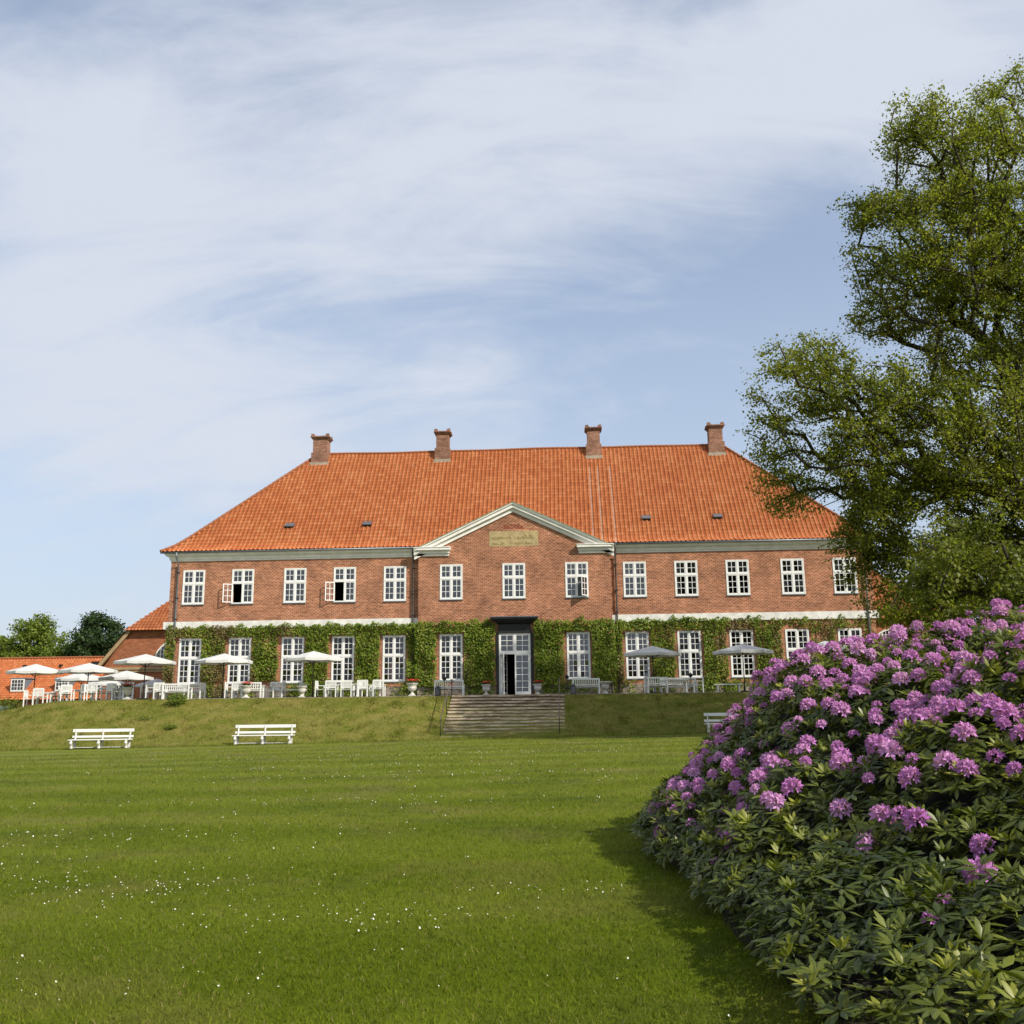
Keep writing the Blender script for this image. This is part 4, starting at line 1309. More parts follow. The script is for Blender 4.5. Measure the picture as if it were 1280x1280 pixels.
para(18.1, -6.0, 3.1, 2.84, 'parasol mostly hidden behind the purple blossoms on the right', 0, 0)

# left end groups
chair(-27.9, -7.0, 95, 'white chair nearest the leftmost parasol, seen from its side')
chair(-27.25, -7.1, 175, 'white chair turned away, in front of the leftmost table')
chair(-26.7, -6.0, 265, 'white chair half hidden behind the leftmost chair back')
table(-27.5, -6.2, 5, 'white table furthest left on the terrace', 1.2)
chair(-26.15, -6.6, 120, 'white chair facing the gap between the two leftmost tables')
chair(-25.75, -6.9, 185, 'white chair beside the second parasol pole from the left')
chair(-24.95, -6.2, 200, 'single white chair just right of the second parasol pole')
table(-25.4, -5.5, 0, 'white table under the second parasol from the left', 1.2)
chair(-24.55, -6.9, 130, 'white chair turned sideways left of the geranium urn group')
chair(-24.05, -7.1, 178, 'white chair with its back to the lawn, left of the geranium urn')
chair(-23.5, -6.5, 240, 'white chair between two others left of the geranium urn')
table(-23.9, -6.0, 0, 'white table left of the geranium urn at the manor corner', 1.4)
chair(-22.95, -7.0, 150, 'white chair right beside the leftmost geranium urn')
place('urn', make_urn, -22.05, -7.2, 0, 'leftmost white urn with red flowers, near the manor corner', 'urn', GUR, z=0.0, plant='red', scale=1.0)
bench(-21.2, -5.8, 180, 'short white bench behind the large corner parasol pole', 1.15)
chair(-20.75, -6.9, 95, 'white chair left of the table group at the first window')
chair(-20.1, -7.2, 178, 'white chair with its back to the lawn below the first window')
bench(-19.1, -7.25, 182, 'white bench with its back to the lawn below the first window', 1.5)
table(-19.6, -6.4, 0, 'white table below the first ground floor window', 1.6)
bench(-19.0, -5.6, 0, 'white bench facing the lawn below the first window', 1.65)
chair(-18.2, -6.4, 268, 'white chair right of the table group at the first window')
chair(-16.2, -6.6, 92, 'white chair left of the table below the second window')
chair(-15.6, -7.0, 178, 'white chair with its back to the lawn behind the geranium urn')
bench(-14.75, -7.1, 180, 'narrow white bench beside the geranium urn below the second window', 1.1)
table(-15.1, -6.3, 0, 'white table below the second ground floor window', 1.6)
chair(-13.95, -5.7, 5, 'white chair facing the lawn right of the second window')
chair(-13.4, -6.4, 265, 'white chair at the right end of the table below the second window')
place('urn', make_urn, -15.0, -7.45, 0, 'white urn of red geraniums in front of the table below the second window', 'urn', GUR, z=0.0, plant='red', scale=1.0)
place('urn', make_urn, -11.85, -7.2, 0, 'stone urn with grey foliage beside the third parasol pole', 'urn', GUR, z=0.0, plant='grey', scale=.92)
# backless plank bench
def plank_bench(x, y, label, w=1.7):
    c = empty('plank_bench', (x, y, 0)); tag(c, label, 'bench', None)
    mb = MB(); mb.box(-w/2, w/2, -.18, .18, .42, .47); mb.build('seat', MT['white'], c)
    for sx in (-1, 1):
        mb = MB(); mb.box(sx*(w/2-.2)-.04, sx*(w/2-.2)+.04, -.15, .15, 0, .419); mb.build('leg', MT['concrete'], c)
plank_bench(-12.65, -6.4, 'backless white plank bench left of the grey foliage urn')
plank_bench(12.4, -6.4, 'backless plank bench just left of the rhododendron blossoms', 1.6)
chair(-10.9, -6.6, 95, 'white chair seen from the side left of the fourth window table')
chair(-10.15, -7.1, 178, 'left one of two white chairs with backs to the lawn at the fourth window')
chair(-9.25, -7.15, 182, 'right one of two white chairs with backs to the lawn at the fourth window')
table(-9.7, -6.3, 0, 'white table below the fourth ground floor window', 1.7)
chair(-8.75, -6.0, 230, 'white chair set back beside the fourth window table')
chair(-8.3, -7.15, 178, 'lower looking white chair right of the fourth window table')
chair(-7.72, -6.6, 275, 'rightmost white chair left of the steps, seen side on')
chair(-7.4, -7.2, 185, 'white chair furthest right in the group below the fifth window')
place('urn', make_urn, -5.55, -6.9, 0, 'white urn of red geraniums under the left drainpipe', 'urn', GUR, z=0.0, plant='red', scale=1.05)
bench(-3.5, -6.2, 180, 'white slatted bench left of the steps top', 1.62)
place('urn', make_urn, -1.5, -4.6, 0, 'small white urn with red flowers left of the open door', 'urn', GUR, z=0.0, plant='red', scale=.92)
place('urn', make_urn, 1.55, -4.6, 0, 'small white urn with red flowers right of the garden door', 'urn', GUR, z=0.0, plant='red', scale=.92)
bench(4.35, -6.3, 184, 'white slatted bench right of the steps top', 1.5)
place('urn', make_urn, 5.45, -6.3, 0, 'wide empty stone urn at the end of the right bench', 'urn', GUR, z=0.0, plant='', scale=1.0, wide=True)
bench(8.35, -7.1, 180, 'white bench left of the table under the parasol by the drainpipe', 1.05)
table(9.3, -6.4, 2, 'white table under the parasol right of the drainpipe', 1.6)
bench(9.75, -5.3, 0, 'long white bench facing the lawn behind the right hand table', 2.0)
chair(8.05, -5.9, 80, 'white chair beside the pole of the parasol by the drainpipe')
chair(10.75, -6.3, 268, 'pale chair at the right end of the right hand table')

# dark lanterns and garden torches
def lantern(x, y, label):
    c = empty('lantern', (x, y, 0)); tag(c, label, 'lantern', 'dark lanterns at the top of the steps')
    mb = MB()
    for sx in (-1, 1):
        for sy in (-1, 1): mb.box(sx*.13-.015, sx*.13+.015, sy*.13-.015, sy*.13+.015, .04, .42)
    mb.box(-.16, .16, -.16, .16, 0, .04); mb.lathe([(.21, .42), (.12, .50), (.05, .54)], 4); mb.tube([(0, 0, .54), (0, 0, .6)], .02, 6)
    mb.build('frame', MT['dark_metal'], c)
    mb = MB(); mb.tube([(0, 0, .04), (0, 0, .2)], .05, 10); mb.build('candle', MT['terracotta'], c)
    mb = MB(); mb.box(-.125, .125, -.125, .125, .045, .415); mb.build('pane', MT['glass_far'], c)
lantern(-4.05, -7.1, 'dark lantern standing in front of the left bench by the steps')
lantern(3.62, -7.1, 'dark lantern standing in front of the right bench by the steps')
def torch(x, y, h_, label):
    c = empty('garden_torch', (x, y, 0)); tag(c, label, 'garden torch', 'black garden torches')
    mb = MB(); mb.tube([(0, 0, 0), (0, 0, h_-.12)], .016, 6); mb.build('pole', MT['dark_metal'], c)
    mb = MB(); mb.lathe([(.03, h_-.14), (.11, h_-.07), (.13, h_), (.10, h_+.06), (.04, h_+.10), (.02, h_+.14)], 12); mb.build('bowl', MT['dark_metal'], c)
torch(-3.72, -6.8, .98, 'black garden torch rising behind the left bench by the steps')
torch(3.28, -6.8, .98, 'black garden torch between the right handrail and the right bench')
torch(10.2, -7.2, .98, 'black garden torch in front of the right hand table group')

# park benches at the foot of the bank
def make_park_bench():
    c = empty('park_bench'); w = 1.52
    mb = MB(); mb.box(-w, w, .22, .255, .80, .95); mb.box(-w, w, .185, .22, .53, .63); mb.build('backrest', MT['white'], c, bevel=.006)
    mb = MB()
    for k in range(3): mb.box(-w, w, -.33+k*.17, -.33+k*.17+.155, .415, .455)
    mb.build('seat', MT['white'], c, bevel=.006)
    for x in (-w+.17, 0, w-.17):
        mb = MB()
        # curved leg with forward foot, rear leg rising into the back upright
        mb.tube([(x, -.30, .38), (x, -.34, .28), (x, -.26, .16), (x, -.24, .03)], [.05, .075, .06, .075], 8)
        mb.bar((x, -.32, .385), (x, .16, .385), .09, .06)
        mb.bar((x, .12, .0), (x, .17, .42), .09, .08); mb.bar((x, .16, .38), (x, .245, .92), .09, .05)
        mb.build('support', MT['concrete'], c)
    mb = MB(); mb.bar((-w+.17, -.1, .07), (w-.17, -.1, .07), .03, .03); mb.build('stretcher', MT['concrete'], c)
    return c
pb = make_park_bench()
for i, (x, y, rz, lb) in enumerate(((-19.95, -14.3, 4, 'white park bench furthest left at the foot of the bank'),
                                    (-11.85, -13.9, 1, 'white park bench between the left one and the steps'),
                                    (11.5, -13.5, -3, 'white park bench half hidden behind the rhododendron'))):
    o = pb if i == 0 else copy_tree(pb)
    z = min(ground_z(x, y), ground_z(x, y-.4)) + .01
    o.location = (x, y - (0.0), z); o.rotation_euler = (0, 0, R(rz))
    tag(o, lb, 'park bench', 'white park benches on the lawn')

# ------------------------------------------------------------------ climbers on the wall
MT['ivy'] = leaf_mat('climber_leaf', [(.05, .085, .007), (.12, .18, .013), (.20, .26, .024), (.28, .31, .045)], .32, nscale=1.6)
MT['ivy_brown'] = leaf_mat('budding_climber_leaf', [(.10, .075, .028), (.14, .12, .03), (.19, .165, .05), (.26, .19, .08)], .22, nscale=1.6)
MT['vine_stem'] = mat('vine_stem', (.07, .048, .03), .9)
def climber(x0, x1, y, label, dens, brown, seed, gaps, holesX):
    rg = np.random.default_rng(seed)
    area = (x1-x0)*5.0
    n = int(area*dens*2.4)
    x = rg.uniform(x0, x1, n); z = rg.uniform(0.15, 5.15, n)
    keep = np.ones(n, bool); th = np.zeros(n)
    for i in range(n):
        nv = mnoise.noise(Vector((x[i]*.9, z[i]*.9, seed)))
        nf = mnoise.noise(Vector((x[i]*3.2, z[i]*3.2, seed+9)))
        topz = 4.72 + .33*mnoise.noise(Vector((x[i]*1.3, 0, seed+3))) + .35*max(0, mnoise.noise(Vector((x[i]*3.1, 4, seed))))
        p = 1.0
        if z[i] > topz: p = 0
        thin = gaps(x[i], z[i])
        p *= max(0, min(1, thin + .9*nv + .35*nf))
        for hx in holesX:
            w_ = .80 if z[i] > .95 else 0
            ed = abs(x[i]-hx)
            if hx == 0.0:
                if ed < 1.26 + .12*nf and z[i] < 5.0: p = 0
                continue
            lm = .86 + .10*nf
            if x[i] < hx: lm += .07
            if ed < lm and .93 < z[i] < 4.02 + .12*nf: p = 0
            elif ed < 1.0 and z[i] <= .95: p *= .55 + nv
        th[i] = .03 + .30*max(0, thin + nv - .2)*rg.random()**.6
        keep[i] = rg.random() < p
    x, z, th = x[keep], z[keep], th[keep]
    yy = y - th - .02
    P = np.stack([x, yy, z], 1)
    flat = np.tile(np.array([[0.15, -.9, .45]]), (len(P), 1))
    V, F, UV = leaf_quads(P, .135, rg, flat=flat)
    c = empty('wall_climber', ((x0+x1)/2, y, 0)); tag(c, label, 'climbing plant', 'climbers on the garden front')
    V[:, 0] -= (x0+x1)/2; V[:, 1] -= y
    xm = x
    mi = np.zeros(len(F), int)
    for i in range(len(F)):
        if mnoise.noise(Vector((x[i]*.5, z[i]*.4, seed+20))) + brown(x[i], z[i]) > .5*rg.random() + .25: mi[i] = 1
    soup('foliage', V, F, [MT['ivy'], MT['ivy_brown']], c, UV, matidx=mi)
    mb = MB(); rr = random.Random(seed)
    k = x0 + .4
    while k < x1:
        if all(abs(k-h) > (.95 if h else 1.4) for h in holesX):
            for q in range(2):
                xx = k + rr.uniform(-.15, .15); pts = []
                for z_ in np.linspace(0, 4.6, 8): 
                    pts.append((xx - (x0+x1)/2, -.04, z_)); xx += rr.uniform(-.16, .16)
                    if any(abs(xx-h) < (.84 if h else 1.25) for h in holesX) and z_ < 4: xx = k
                mb.tube(pts, [.028 - .0028*i for i in range(8)], 5)
        k += rr.uniform(.4, .8)
    mb.build('stems', MT['vine_stem'], c)
climber(-22.95, -14.3, 0, 'brownish half leafless climber around the three left ground floor windows', 175,
        lambda x, z: .45 if x < -16.3 else (.15 + (.25 if z < 2 else 0)), 31, lambda x, z: (.98 if x < -16.4 else 1.05) - (.75 if z < 1.15 and -19.5 < x < -15.8 else 0), [-21.34, -18.02, -14.51])
climber(-14.3, -6.3, 0, 'dense green climber between the third window and the left drainpipe', 190,
        lambda x, z: -.1, 32, lambda x, z: 1.15 - (.35 if z < .5 else 0), [-14.51, -11.19, -7.85])
climber(-6.4, -1.15, PY, 'lush green climber on the centre wall left of the door', 200, lambda x, z: -.25, 33, lambda x, z: 1.2 - (.8 if z < .65 else 0), [-4.09, 0.0])
climber(1.15, 6.4, PY, 'lush green climber on the centre wall right of the door', 200, lambda x, z: -.25, 34, lambda x, z: 1.2 - (.8 if z < .65 else 0), [4.08, 0.0])
climber(6.3, 12.8, 0, 'green climber right of the drainpipe thinning towards the bottom', 180, lambda x, z: .05 if z < 2.5 else -.15, 35, lambda x, z: 1.0 - (.45 if z < 1 else 0), [7.84, 11.155])
climber(12.8, 22.9, 0, 'patchy yellow green climber on the far right of the wall', 160, lambda x, z: .28, 36, lambda x, z: (.85 if x < 17 else .45) - (.4 if z < 1 else 0), [14.45, 17.96, 21.26])

# ------------------------------------------------------------------ trees
MT['leaf_main'] = leaf_mat('plane_tree_leaf', [(.075, .092, .012), (.135, .148, .016), (.20, .205, .028), (.28, .26, .05)], .55, nscale=.35)
MT['leaf_yellow'] = leaf_mat('yellow_maple_leaf', [(.075, .090, .012), (.14, .155, .02), (.22, .22, .04)], .4, nscale=.6)  # yellow-olive leaf colour of the smaller tree
MT['leaf_light'] = leaf_mat('light_green_leaf', [(.08, .12, .014), (.15, .20, .024), (.22, .26, .04)], .3, nscale=.5)
MT['leaf_dark'] = leaf_mat('dark_green_leaf', [(.02, .04, .012), (.035, .065, .016), (.06, .10, .024)], .15, nscale=.5)

def tree(name, base, trunk_r, fork_h, blobs, npts, leaves_per, leaf_size, spread, lmat, label, seed=1, lean=(0, 0), drop=.0, group=None, wigg=.22, stray=0.0, rmin=.010):
    rg = np.random.default_rng(seed)
    root = empty(name, base); tag(root, label, 'tree', group)
    B = np.array(base)
    # attraction points spread through the crown volume, biased to its outer shell
    vol = np.array([b_[3]*b_[4]*b_[5] for b_ in blobs]); pr = vol**.8; pr = pr/pr.sum()
    pts = []
    while len(pts) < npts:
        k = rg.choice(len(blobs), p=pr); b_ = blobs[k]
        d = rg.normal(size=3); d /= np.linalg.norm(d); r_ = rg.random()**(1/2.4)
        p = np.array(b_[:3]) + d*r_*np.array(b_[3:6])
        p = p - B
        if p[2] < .8: continue
        # clumping: reject in the hollows of a noise field so that gaps show
        if p[0] + B[0] > 26 and rg.random() < .62: continue  # crown out of view on the right, thinned so more sunlight passes
        if mnoise.noise(Vector(p*.52) + Vector((seed, 0, 0))) < .0 - .30*rg.random() : continue
        pts.append(p)
    pts = np.array(pts)
    fork = np.array([lean[0], lean[1], fork_h])
    nodes = [np.array([0, 0, 0.0]), fork*.35 + [.1, 0, 0], fork*.7, fork]
    par = [-1, 0, 1, 2]; plen = [0, 0, 0, 0.0]
    order = np.argsort(np.linalg.norm(pts - fork, axis=1))
    arr = np.zeros((npts*6+10, 3)); arr[:4] = nodes; cnt = 4
    PL = np.zeros(npts*6+10); PAR = np.full(npts*6+10, -1); PAR[:4] = par
    tips = []
    for oi in order:
        p = pts[oi]
        d = np.linalg.norm(arr[3:cnt]-p, axis=1)
        c_ = d + PL[3:cnt]*.28
        k = int(np.argmin(c_)) + 3
        dist = d[k-3]
        seg = max(1, min(5, int(dist/1.1)))
        a = arr[k].copy(); prev = k
        for s_ in range(1, seg+1):
            u = s_/seg
            q = a + (p-a)*u
            if s_ < seg: q = q + rg.normal(size=3)*wigg*dist*.22 + np.array([0, 0, .12*dist*math.sin(PI*u)])
            arr[cnt] = q; PAR[cnt] = prev; PL[cnt] = PL[prev] + np.linalg.norm(q-arr[prev]); prev = cnt; cnt += 1
        tips.append(prev)
    wt = np.zeros(cnt)
    for t_ in tips: wt[t_] += 1
    for i in range(cnt-1, 0, -1): wt[PAR[i]] += wt[i]
    rad = np.maximum(rmin, trunk_r*(wt/max(wt[0], 1))**.42)
    rad[0] = trunk_r*1.35
    # branches: chains following the heaviest child
    kids = [[] for _ in range(cnt)]
    for i in range(1, cnt): kids[PAR[i]].append(i)
    mb_t = MB(); mb_b = MB()
    stack = [(0, [0])]
    done = []
    def chain(start, pre):
        ch = list(pre); i = start
        while kids[i]:
            ks = sorted(kids[i], key=lambda q: -wt[q])
            for q in ks[1:]: stack2.append((q, [i]))
            i = ks[0]; ch.append(i)
        return ch
    stack2 = []
    main = chain(0, [0]); chains = [main]
    while stack2:
        q, pre = stack2.pop(); chains.append(chain(q, pre + [q]))
    for ci, ch in enumerate(chains):
        P_ = [arr[i] for i in ch]; Rd = [rad[i] for i in ch]
        if len(P_) < 2: continue
        if ci > 0: Rd[0] = min(Rd[0], Rd[1]*1.25)
        n_ = 10 if Rd[0] > .12 else (6 if Rd[0] > .035 else 4)
        # smooth a little
        tgt = mb_t if ci == 0 else mb_b
        tgt.tube(P_, Rd, n_, cap=False)
    tr = mb_t.build('trunk', MT['bark'], root, smooth=True)
    mb_b.build('limbs', MT['bark'], root, smooth=True)
    T_ = arr[tips]
    allp = []
    # leaves hang along short twigs near every tip
    for r_ in range(leaves_per):
        off = np.clip(rg.normal(size=T_.shape), -1.7, 1.7)*spread*np.array([1, 1, .75])
        u = rg.random((len(T_), 1))
        allp.append(T_ + off*(.35+.65*u) - np.array([0, 0, drop])*rg.random((len(T_), 1)))
    P = np.concatenate(allp)
    V, F, UV = leaf_quads(P, leaf_size, rg, up=.7)
    soup('crown', V, F, lmat, root, UV)
    return root

# coordinates of the crown lobes are world metres
lobes = [(20.4, -22.5, 22.3, 3.0, 3.2, 3.2), (19.1, -23.5, 24.0, 1.3, 1.4, 1.6), (19.1, -22, 18.6, 3.2, 3.3, 3.1), (17.9, -21, 16.3, 1.8, 2.2, 1.6), (17.3, -22, 21.2, 1.5, 1.8, 1.4), (24.8, -21, 23.8, 3.9, 4, 4.2), (15.7, -22, 5.2, 1.5, 1.7, 1.4), (23, -22, 16.5, 4.8, 5, 4.8),
         (13.8, -22, 12.7, 2.7, 2.6, 2.5), (12.6, -23, 13.2, 1.2, 1.4, 1.4), (12.2, -22, 10.7, 1.2, 1.6, 1.3), (16.6, -23, 10.6, 3.6, 3.8, 3.0), (13.9, -21, 8.9, 2.3, 2.3, 1.8), (20.4, -22, 10.5, 4.2, 4.6, 3.8), (23, -22, 7.5, 3.5, 4, 2.5), (17.5, -22, 7.8, 3.0, 3, 1.8),
         (16.6, -22, 6.2, 2.6, 2.8, 1.9), (17.3, -22, 3.9, 2.2, 2.4, 1.9), (15.4, -22.5, 7.2, 1.5, 1.6, 1.2), (19.0, -21, 4.6, 2.6, 2.8, 2.0), (21.5, -20, 5.6, 3, 3, 2.2), (28.5, -20, 20.5, 5.5, 6, 5.5), (28, -20, 12, 5.5, 6, 5.5), (32, -19, 16, 4, 5, 5)]
tree('plane_tree', (27.0, -20.5, -1.9), .62, 6.5, lobes, 4900, 58, .125, .37, MT['leaf_main'], 'huge spreading tree with open crown overhanging the right end of the manor', seed=3, lean=(-.3, 0))
tree('maple_tree', (18.2, -29.5, -1.9), .22, 2.2, [(17.2, -29, 4.2, 1.9, 2.2, 1.4), (16.1, -29, 3.1, 1.1, 1.5, 1.0), (19.2, -29, 4.9, 1.9, 1.8, 1.5), (18.8, -30, 2.6, 2.4, 2, 1.6)], 380, 46, .15, .33, MT['leaf_yellow'],
     'smaller yellow green tree under the huge tree, above the blossoms', seed=5)
# trees behind
GB = 'trees beyond the outbuilding'
tree('broadleaf_tree', (-66.5, 62, -3), .4, 3, [(-67, 62, 6.5, 5.5, 5, 4.5), (-64, 60, 4.5, 5, 4, 3.5), (-71, 62, 5, 4, 4, 4), (-66, 61, 10, 2.2, 2.2, 1.6)], 520, 70, .34, .62, MT['leaf_light'], 'light green tree at the far left beyond the outbuilding', seed=11, group=GB)
tree('broadleaf_tree', (-59.5, 60, -3), .4, 3, [(-60, 60, 5.5, 3.5, 4, 3.2), (-61.5, 60, 3.6, 4, 4, 2.8)], 300, 70, .34, .6, MT['leaf_light'], 'lower pale tree between the light and the dark green trees at far left', seed=12, group=GB)
tree('broadleaf_tree', (-55.5, 58, -3), .4, 3, [(-56, 58, 6.2, 4.2, 4, 4.6), (-53, 58, 4.6, 4.0, 4, 3.4), (-57, 58, 10.2, 1.8, 2, 1.2)], 520, 70, .32, .6, MT['leaf_dark'], 'dark green tree rising behind the annex gable', seed=13, group=GB)
tree('broadleaf_tree', (-78, 60, -3), .4, 3, [(-78, 60, 6.5, 5, 4, 5)], 250, 60, .34, .6, MT['leaf_light'], 'tree cut by the left edge of the view', seed=14, group=GB)
tree('broadleaf_tree', (34, 6, -2), .4, 3, [(33, 4, 5.5, 5, 5, 4.5), (39, 5, 7, 6, 5, 6)], 420, 70, .26, .6, MT['leaf_dark'], 'dark tree behind the blossoms at the right edge', seed=15)
tree('broadleaf_tree', (31, -11, -2), .35, 2.5, [(29, -11, 2.4, 4.6, 3, 2.6), (34, -11, 3.5, 4.6, 3, 3.5)], 380, 60, .2, .5, MT['leaf_dark'], 'low dark tree between the manor corner and the blossoms', seed=16)

# small shrub on top of the bank and a sucker lower down
def shrub(x, y, z, r_, h_, label, n=900, mt='leaf_light', size=.09):
    rg = np.random.default_rng(int(abs(x*100)))
    c = empty('shrub', (x, y, z)); tag(c, label, 'shrub')
    P = rg.normal(size=(n, 3)); P /= np.linalg.norm(P, axis=1, keepdims=True); P *= (rg.random((n, 1))**.4)*[r_, r_, h_/2]; P[:, 2] += h_/2
    P += rg.normal(size=P.shape)*.05
    V, F, UV = leaf_quads(P, size, rg, up=.8); soup('foliage', V, F, MT[mt], c, UV)
    mb = MB(); rr = random.Random(2)
    for k in range(7):
        a = k*.9; mb.tube([(0, 0, 0), (r_*.4*math.cos(a), r_*.4*math.sin(a), h_*.45), (r_*.75*math.cos(a), r_*.75*math.sin(a), h_*.8)], [.02, .013, .006], 5)
    mb.build('stems', MT['bark'], c)
shrub(-18.55, -8.55, ground_z(-18.5, -8.6)-.05, .58, .75, 'small leafy shrub at the top of the bank below the first window')
shrub(-17.7, -11.2, ground_z(-17.7, -11.2)-.05, .35, .3, 'tiny shrub halfway down the left bank', 250)
shrub(-19.6, -10.1, ground_z(-19.6, -10.1)-.12, .55, .3, 'low leafy patch on the bank left of the small shrub', 220, size=.07)
shrub(-29.6, -6.2, ground_z(-29.6, -6.2)-.1, .8, .95, 'green bush beside the leftmost parasol pole', 900)

# ------------------------------------------------------------------ rhododendron
MT['rh_leaf'] = leaf_mat('rhododendron_leaf', [(.034, .052, .009), (.080, .102, .012), (.155, .175, .019), (.29, .29, .04)], .2, rough=.42, spec=.4, nscale=.9)
MT['petal'] = leaf_mat('purple_petal', [(.42, .14, .43), (.57, .23, .56), (.70, .37, .68)], .25, rough=.6, spec=.2, nscale=1.2)
BX, BY, RXX, RYY, HH = 9.75, -52.3, 5.7, 7.4, 2.2
bushz = -2.06
def bush_r(x, y):
    u = abs(x-BX)/RXX; v = abs(y-BY)/RYY
    a = math.atan2((y-BY)/RYY, (x-BX)/RXX)
    q = 1 + .03*math.sin(3*a+1) + .02*math.sin(7*a) + .05*mnoise.noise(Vector((math.cos(a)*3, math.sin(a)*3, 3)))
    e_ = 3.8 if y < BY else 2.5
    return (u**e_ + v**e_)**(1/e_)/q
def bush_h(x, y):
    r2 = bush_r(x, y)
    if r2 >= 1: return -1
    s_ = (1-r2)*RXX
    h = HH*(1-math.exp(-s_/1.4))*(1 - .22*ss(-49.5, -45.5, y))
    h *= .26 + .74*ss(-59.6, -52.2, y)
    lob = mnoise.noise(Vector((x*.7, y*.7, 1.5)))*.50 + mnoise.noise(Vector((x*1.7, y*1.7, 7)))*.26
    return h + lob*min(1, h*.9)
rb = empty('rhododendron', (BX, BY, bushz)); tag(rb, 'huge rhododendron covered in purple pink flower clusters at the lawn edge', 'rhododendron')
rg = np.random.default_rng(77)
pts = []; nrm_ = []; lay_ = []
tries = 0
camp = np.array([3.18, -61.9])
while len(pts) < 19000:
    x = rg.uniform(BX-RXX*1.1, BX+RXX*1.1); y = rg.uniform(BY-RYY*1.1, BY+RYY*1.1)
    h = bush_h(x, y)
    if h < .05: continue
    # skip what lies far round the back and cannot be seen
    if y > BY+4.5 and rg.random() < .6: continue
    if x > BX+2.5 and rg.random() < .65: continue
    e = .08; hx = bush_h(x+e, y); hy = bush_h(x, y+e)
    if hx < 0 or hy < 0: gx, gy = (x-BX)/RXX*-3, (y-BY)/RYY*-3
    else: gx, gy = (hx-h)/e, (hy-h)/e
    gl = math.hypot(gx, gy)
    # area weighting on steep flanks
    if rg.random() > math.sqrt(1+min(gl, 4)**2)/4.2: continue
    nn = np.array([-gx, -gy, 1.0]); nn /= np.linalg.norm(nn)
    dep = rg.random()**1.6*.42
    zz = h
    if gl > 1.2 and rg.random() < .55: zz = h*rg.uniform(.12, 1)      # fill the flank down to the ground
    pts.append(np.array([x, y, zz]) - nn*dep*.9 + nn*(.12 + .10*(zz < .5))); nrm_.append(nn)
pts = np.array(pts); nrm_ = np.array(nrm_)
# one whorl: leaves around an axis, each a folded blade of 4 quads
def whorls(P, Nn, rg, nl=(8, 12), L0=.112):
    V = []; UV = []; 
    n = len(P)
    ax = Nn*.65 + np.array([0, 0, .75]) + rg.normal(size=(n, 3))*.28
    ax /= np.linalg.norm(ax, axis=1, keepdims=True)
    ref = rg.normal(size=(n, 3)); t1 = np.cross(ax, ref); t1 /= np.linalg.norm(t1, axis=1, keepdims=True); t2 = np.cross(ax, t1)
    col = rg.uniform(0, .55, n)
    young = rg.random(n) < .26
    out = []
    for k in range(10):
        m_ = rg.random(n) < .93
        ang = 2*PI*(k + rg.uniform(-.3, .3, n))/10*1.0 + 0
        el = np.where(young, rg.uniform(.4, 1.1, n), rg.uniform(-.45, .45, n))
        d = (t1*np.cos(ang)[:, None] + t2*np.sin(ang)[:, None])*np.cos(el)[:, None] + ax*np.sin(el)[:, None]
        Ln = (L0*rg.uniform(.75, 1.3, n)*np.where(young, .8, 1))[:, None]
        side = np.cross(d, ax); side /= np.linalg.norm(side, axis=1, keepdims=True)
        upv = np.cross(side, d)
        w = Ln*.15
        c0 = P + d*.012
        c1 = P + d*Ln*.5 + upv*Ln*.03
        c2 = P + d*Ln - upv*Ln*.10
        e1 = c1 + side*w - upv*w*.35; e2 = c1 - side*w - upv*w*.35
        f1 = P + d*Ln*.8 + side*w*.62 - upv*Ln*.06; f2 = P + d*Ln*.8 - side*w*.62 - upv*Ln*.06
        # two quads per half blade
        q = np.stack([c0, e1, c1, e2, f1, c2, f2], 1)
        out.append((q[m_], (col[m_] + np.where(young[m_], .45, 0) + rg.uniform(-.1, .1, m_.sum()))))
    Q = np.concatenate([o_[0] for o_ in out]); cc = np.concatenate([o_[1] for o_ in out])
    nq = len(Q)
    Vv = Q.reshape(-1, 3); base = np.arange(nq)*7
    # c0,e1,c1,e2,f1,c2,f2 -> tris/quads: (c0,e1,c1,e2) (e1,f1,f2,e2)?? keep midrib fold with c1
    F1 = np.stack([base+0, base+1, base+4, base+2], 1); F2 = np.stack([base+0, base+2, base+6, base+3], 1); F3 = np.stack([base+2, base+4, base+5, base+6], 1)
    F = np.concatenate([F1, F2, F3])
    uv = np.concatenate([np.stack([cc, cc], 1)]*3)
    return Vv, F, np.clip(uv, 0, 1)
V, F, UV = whorls(pts, nrm_, rg)
V = V - np.array([BX, BY, 0])
soup('foliage', V, F, MT['rh_leaf'], rb, UV)
# dark inner sheet, painted in for the shade between the leaves
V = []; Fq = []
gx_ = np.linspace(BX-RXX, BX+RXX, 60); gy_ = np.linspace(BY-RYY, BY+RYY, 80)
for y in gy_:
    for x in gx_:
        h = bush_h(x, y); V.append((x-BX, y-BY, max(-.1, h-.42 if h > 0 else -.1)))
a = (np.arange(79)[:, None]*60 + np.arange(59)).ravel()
soup('inner_shade_core', np.array(V), np.stack([a, a+1, a+61, a+60], 1), mat('inner_shade_dark', (.012, .014, .006), .9, noise=.5, nscale=12), rb)
mb = MB(); rr = random.Random(8)
for k in range(60):
    a_ = rr.uniform(0, 2*PI); q = rr.uniform(.5, .85); x, y = RXX*q*math.cos(a_), RYY*q*math.sin(a_)
    mb.tube([(x*.8, y*.8, -.1), (x*.9, y*.9, .35), (x, y, max(.3, bush_h(BX+x, BY+y)*.8))], [.03, .022, .012], 5)
mb.build('stems', MT['bark'], rb)
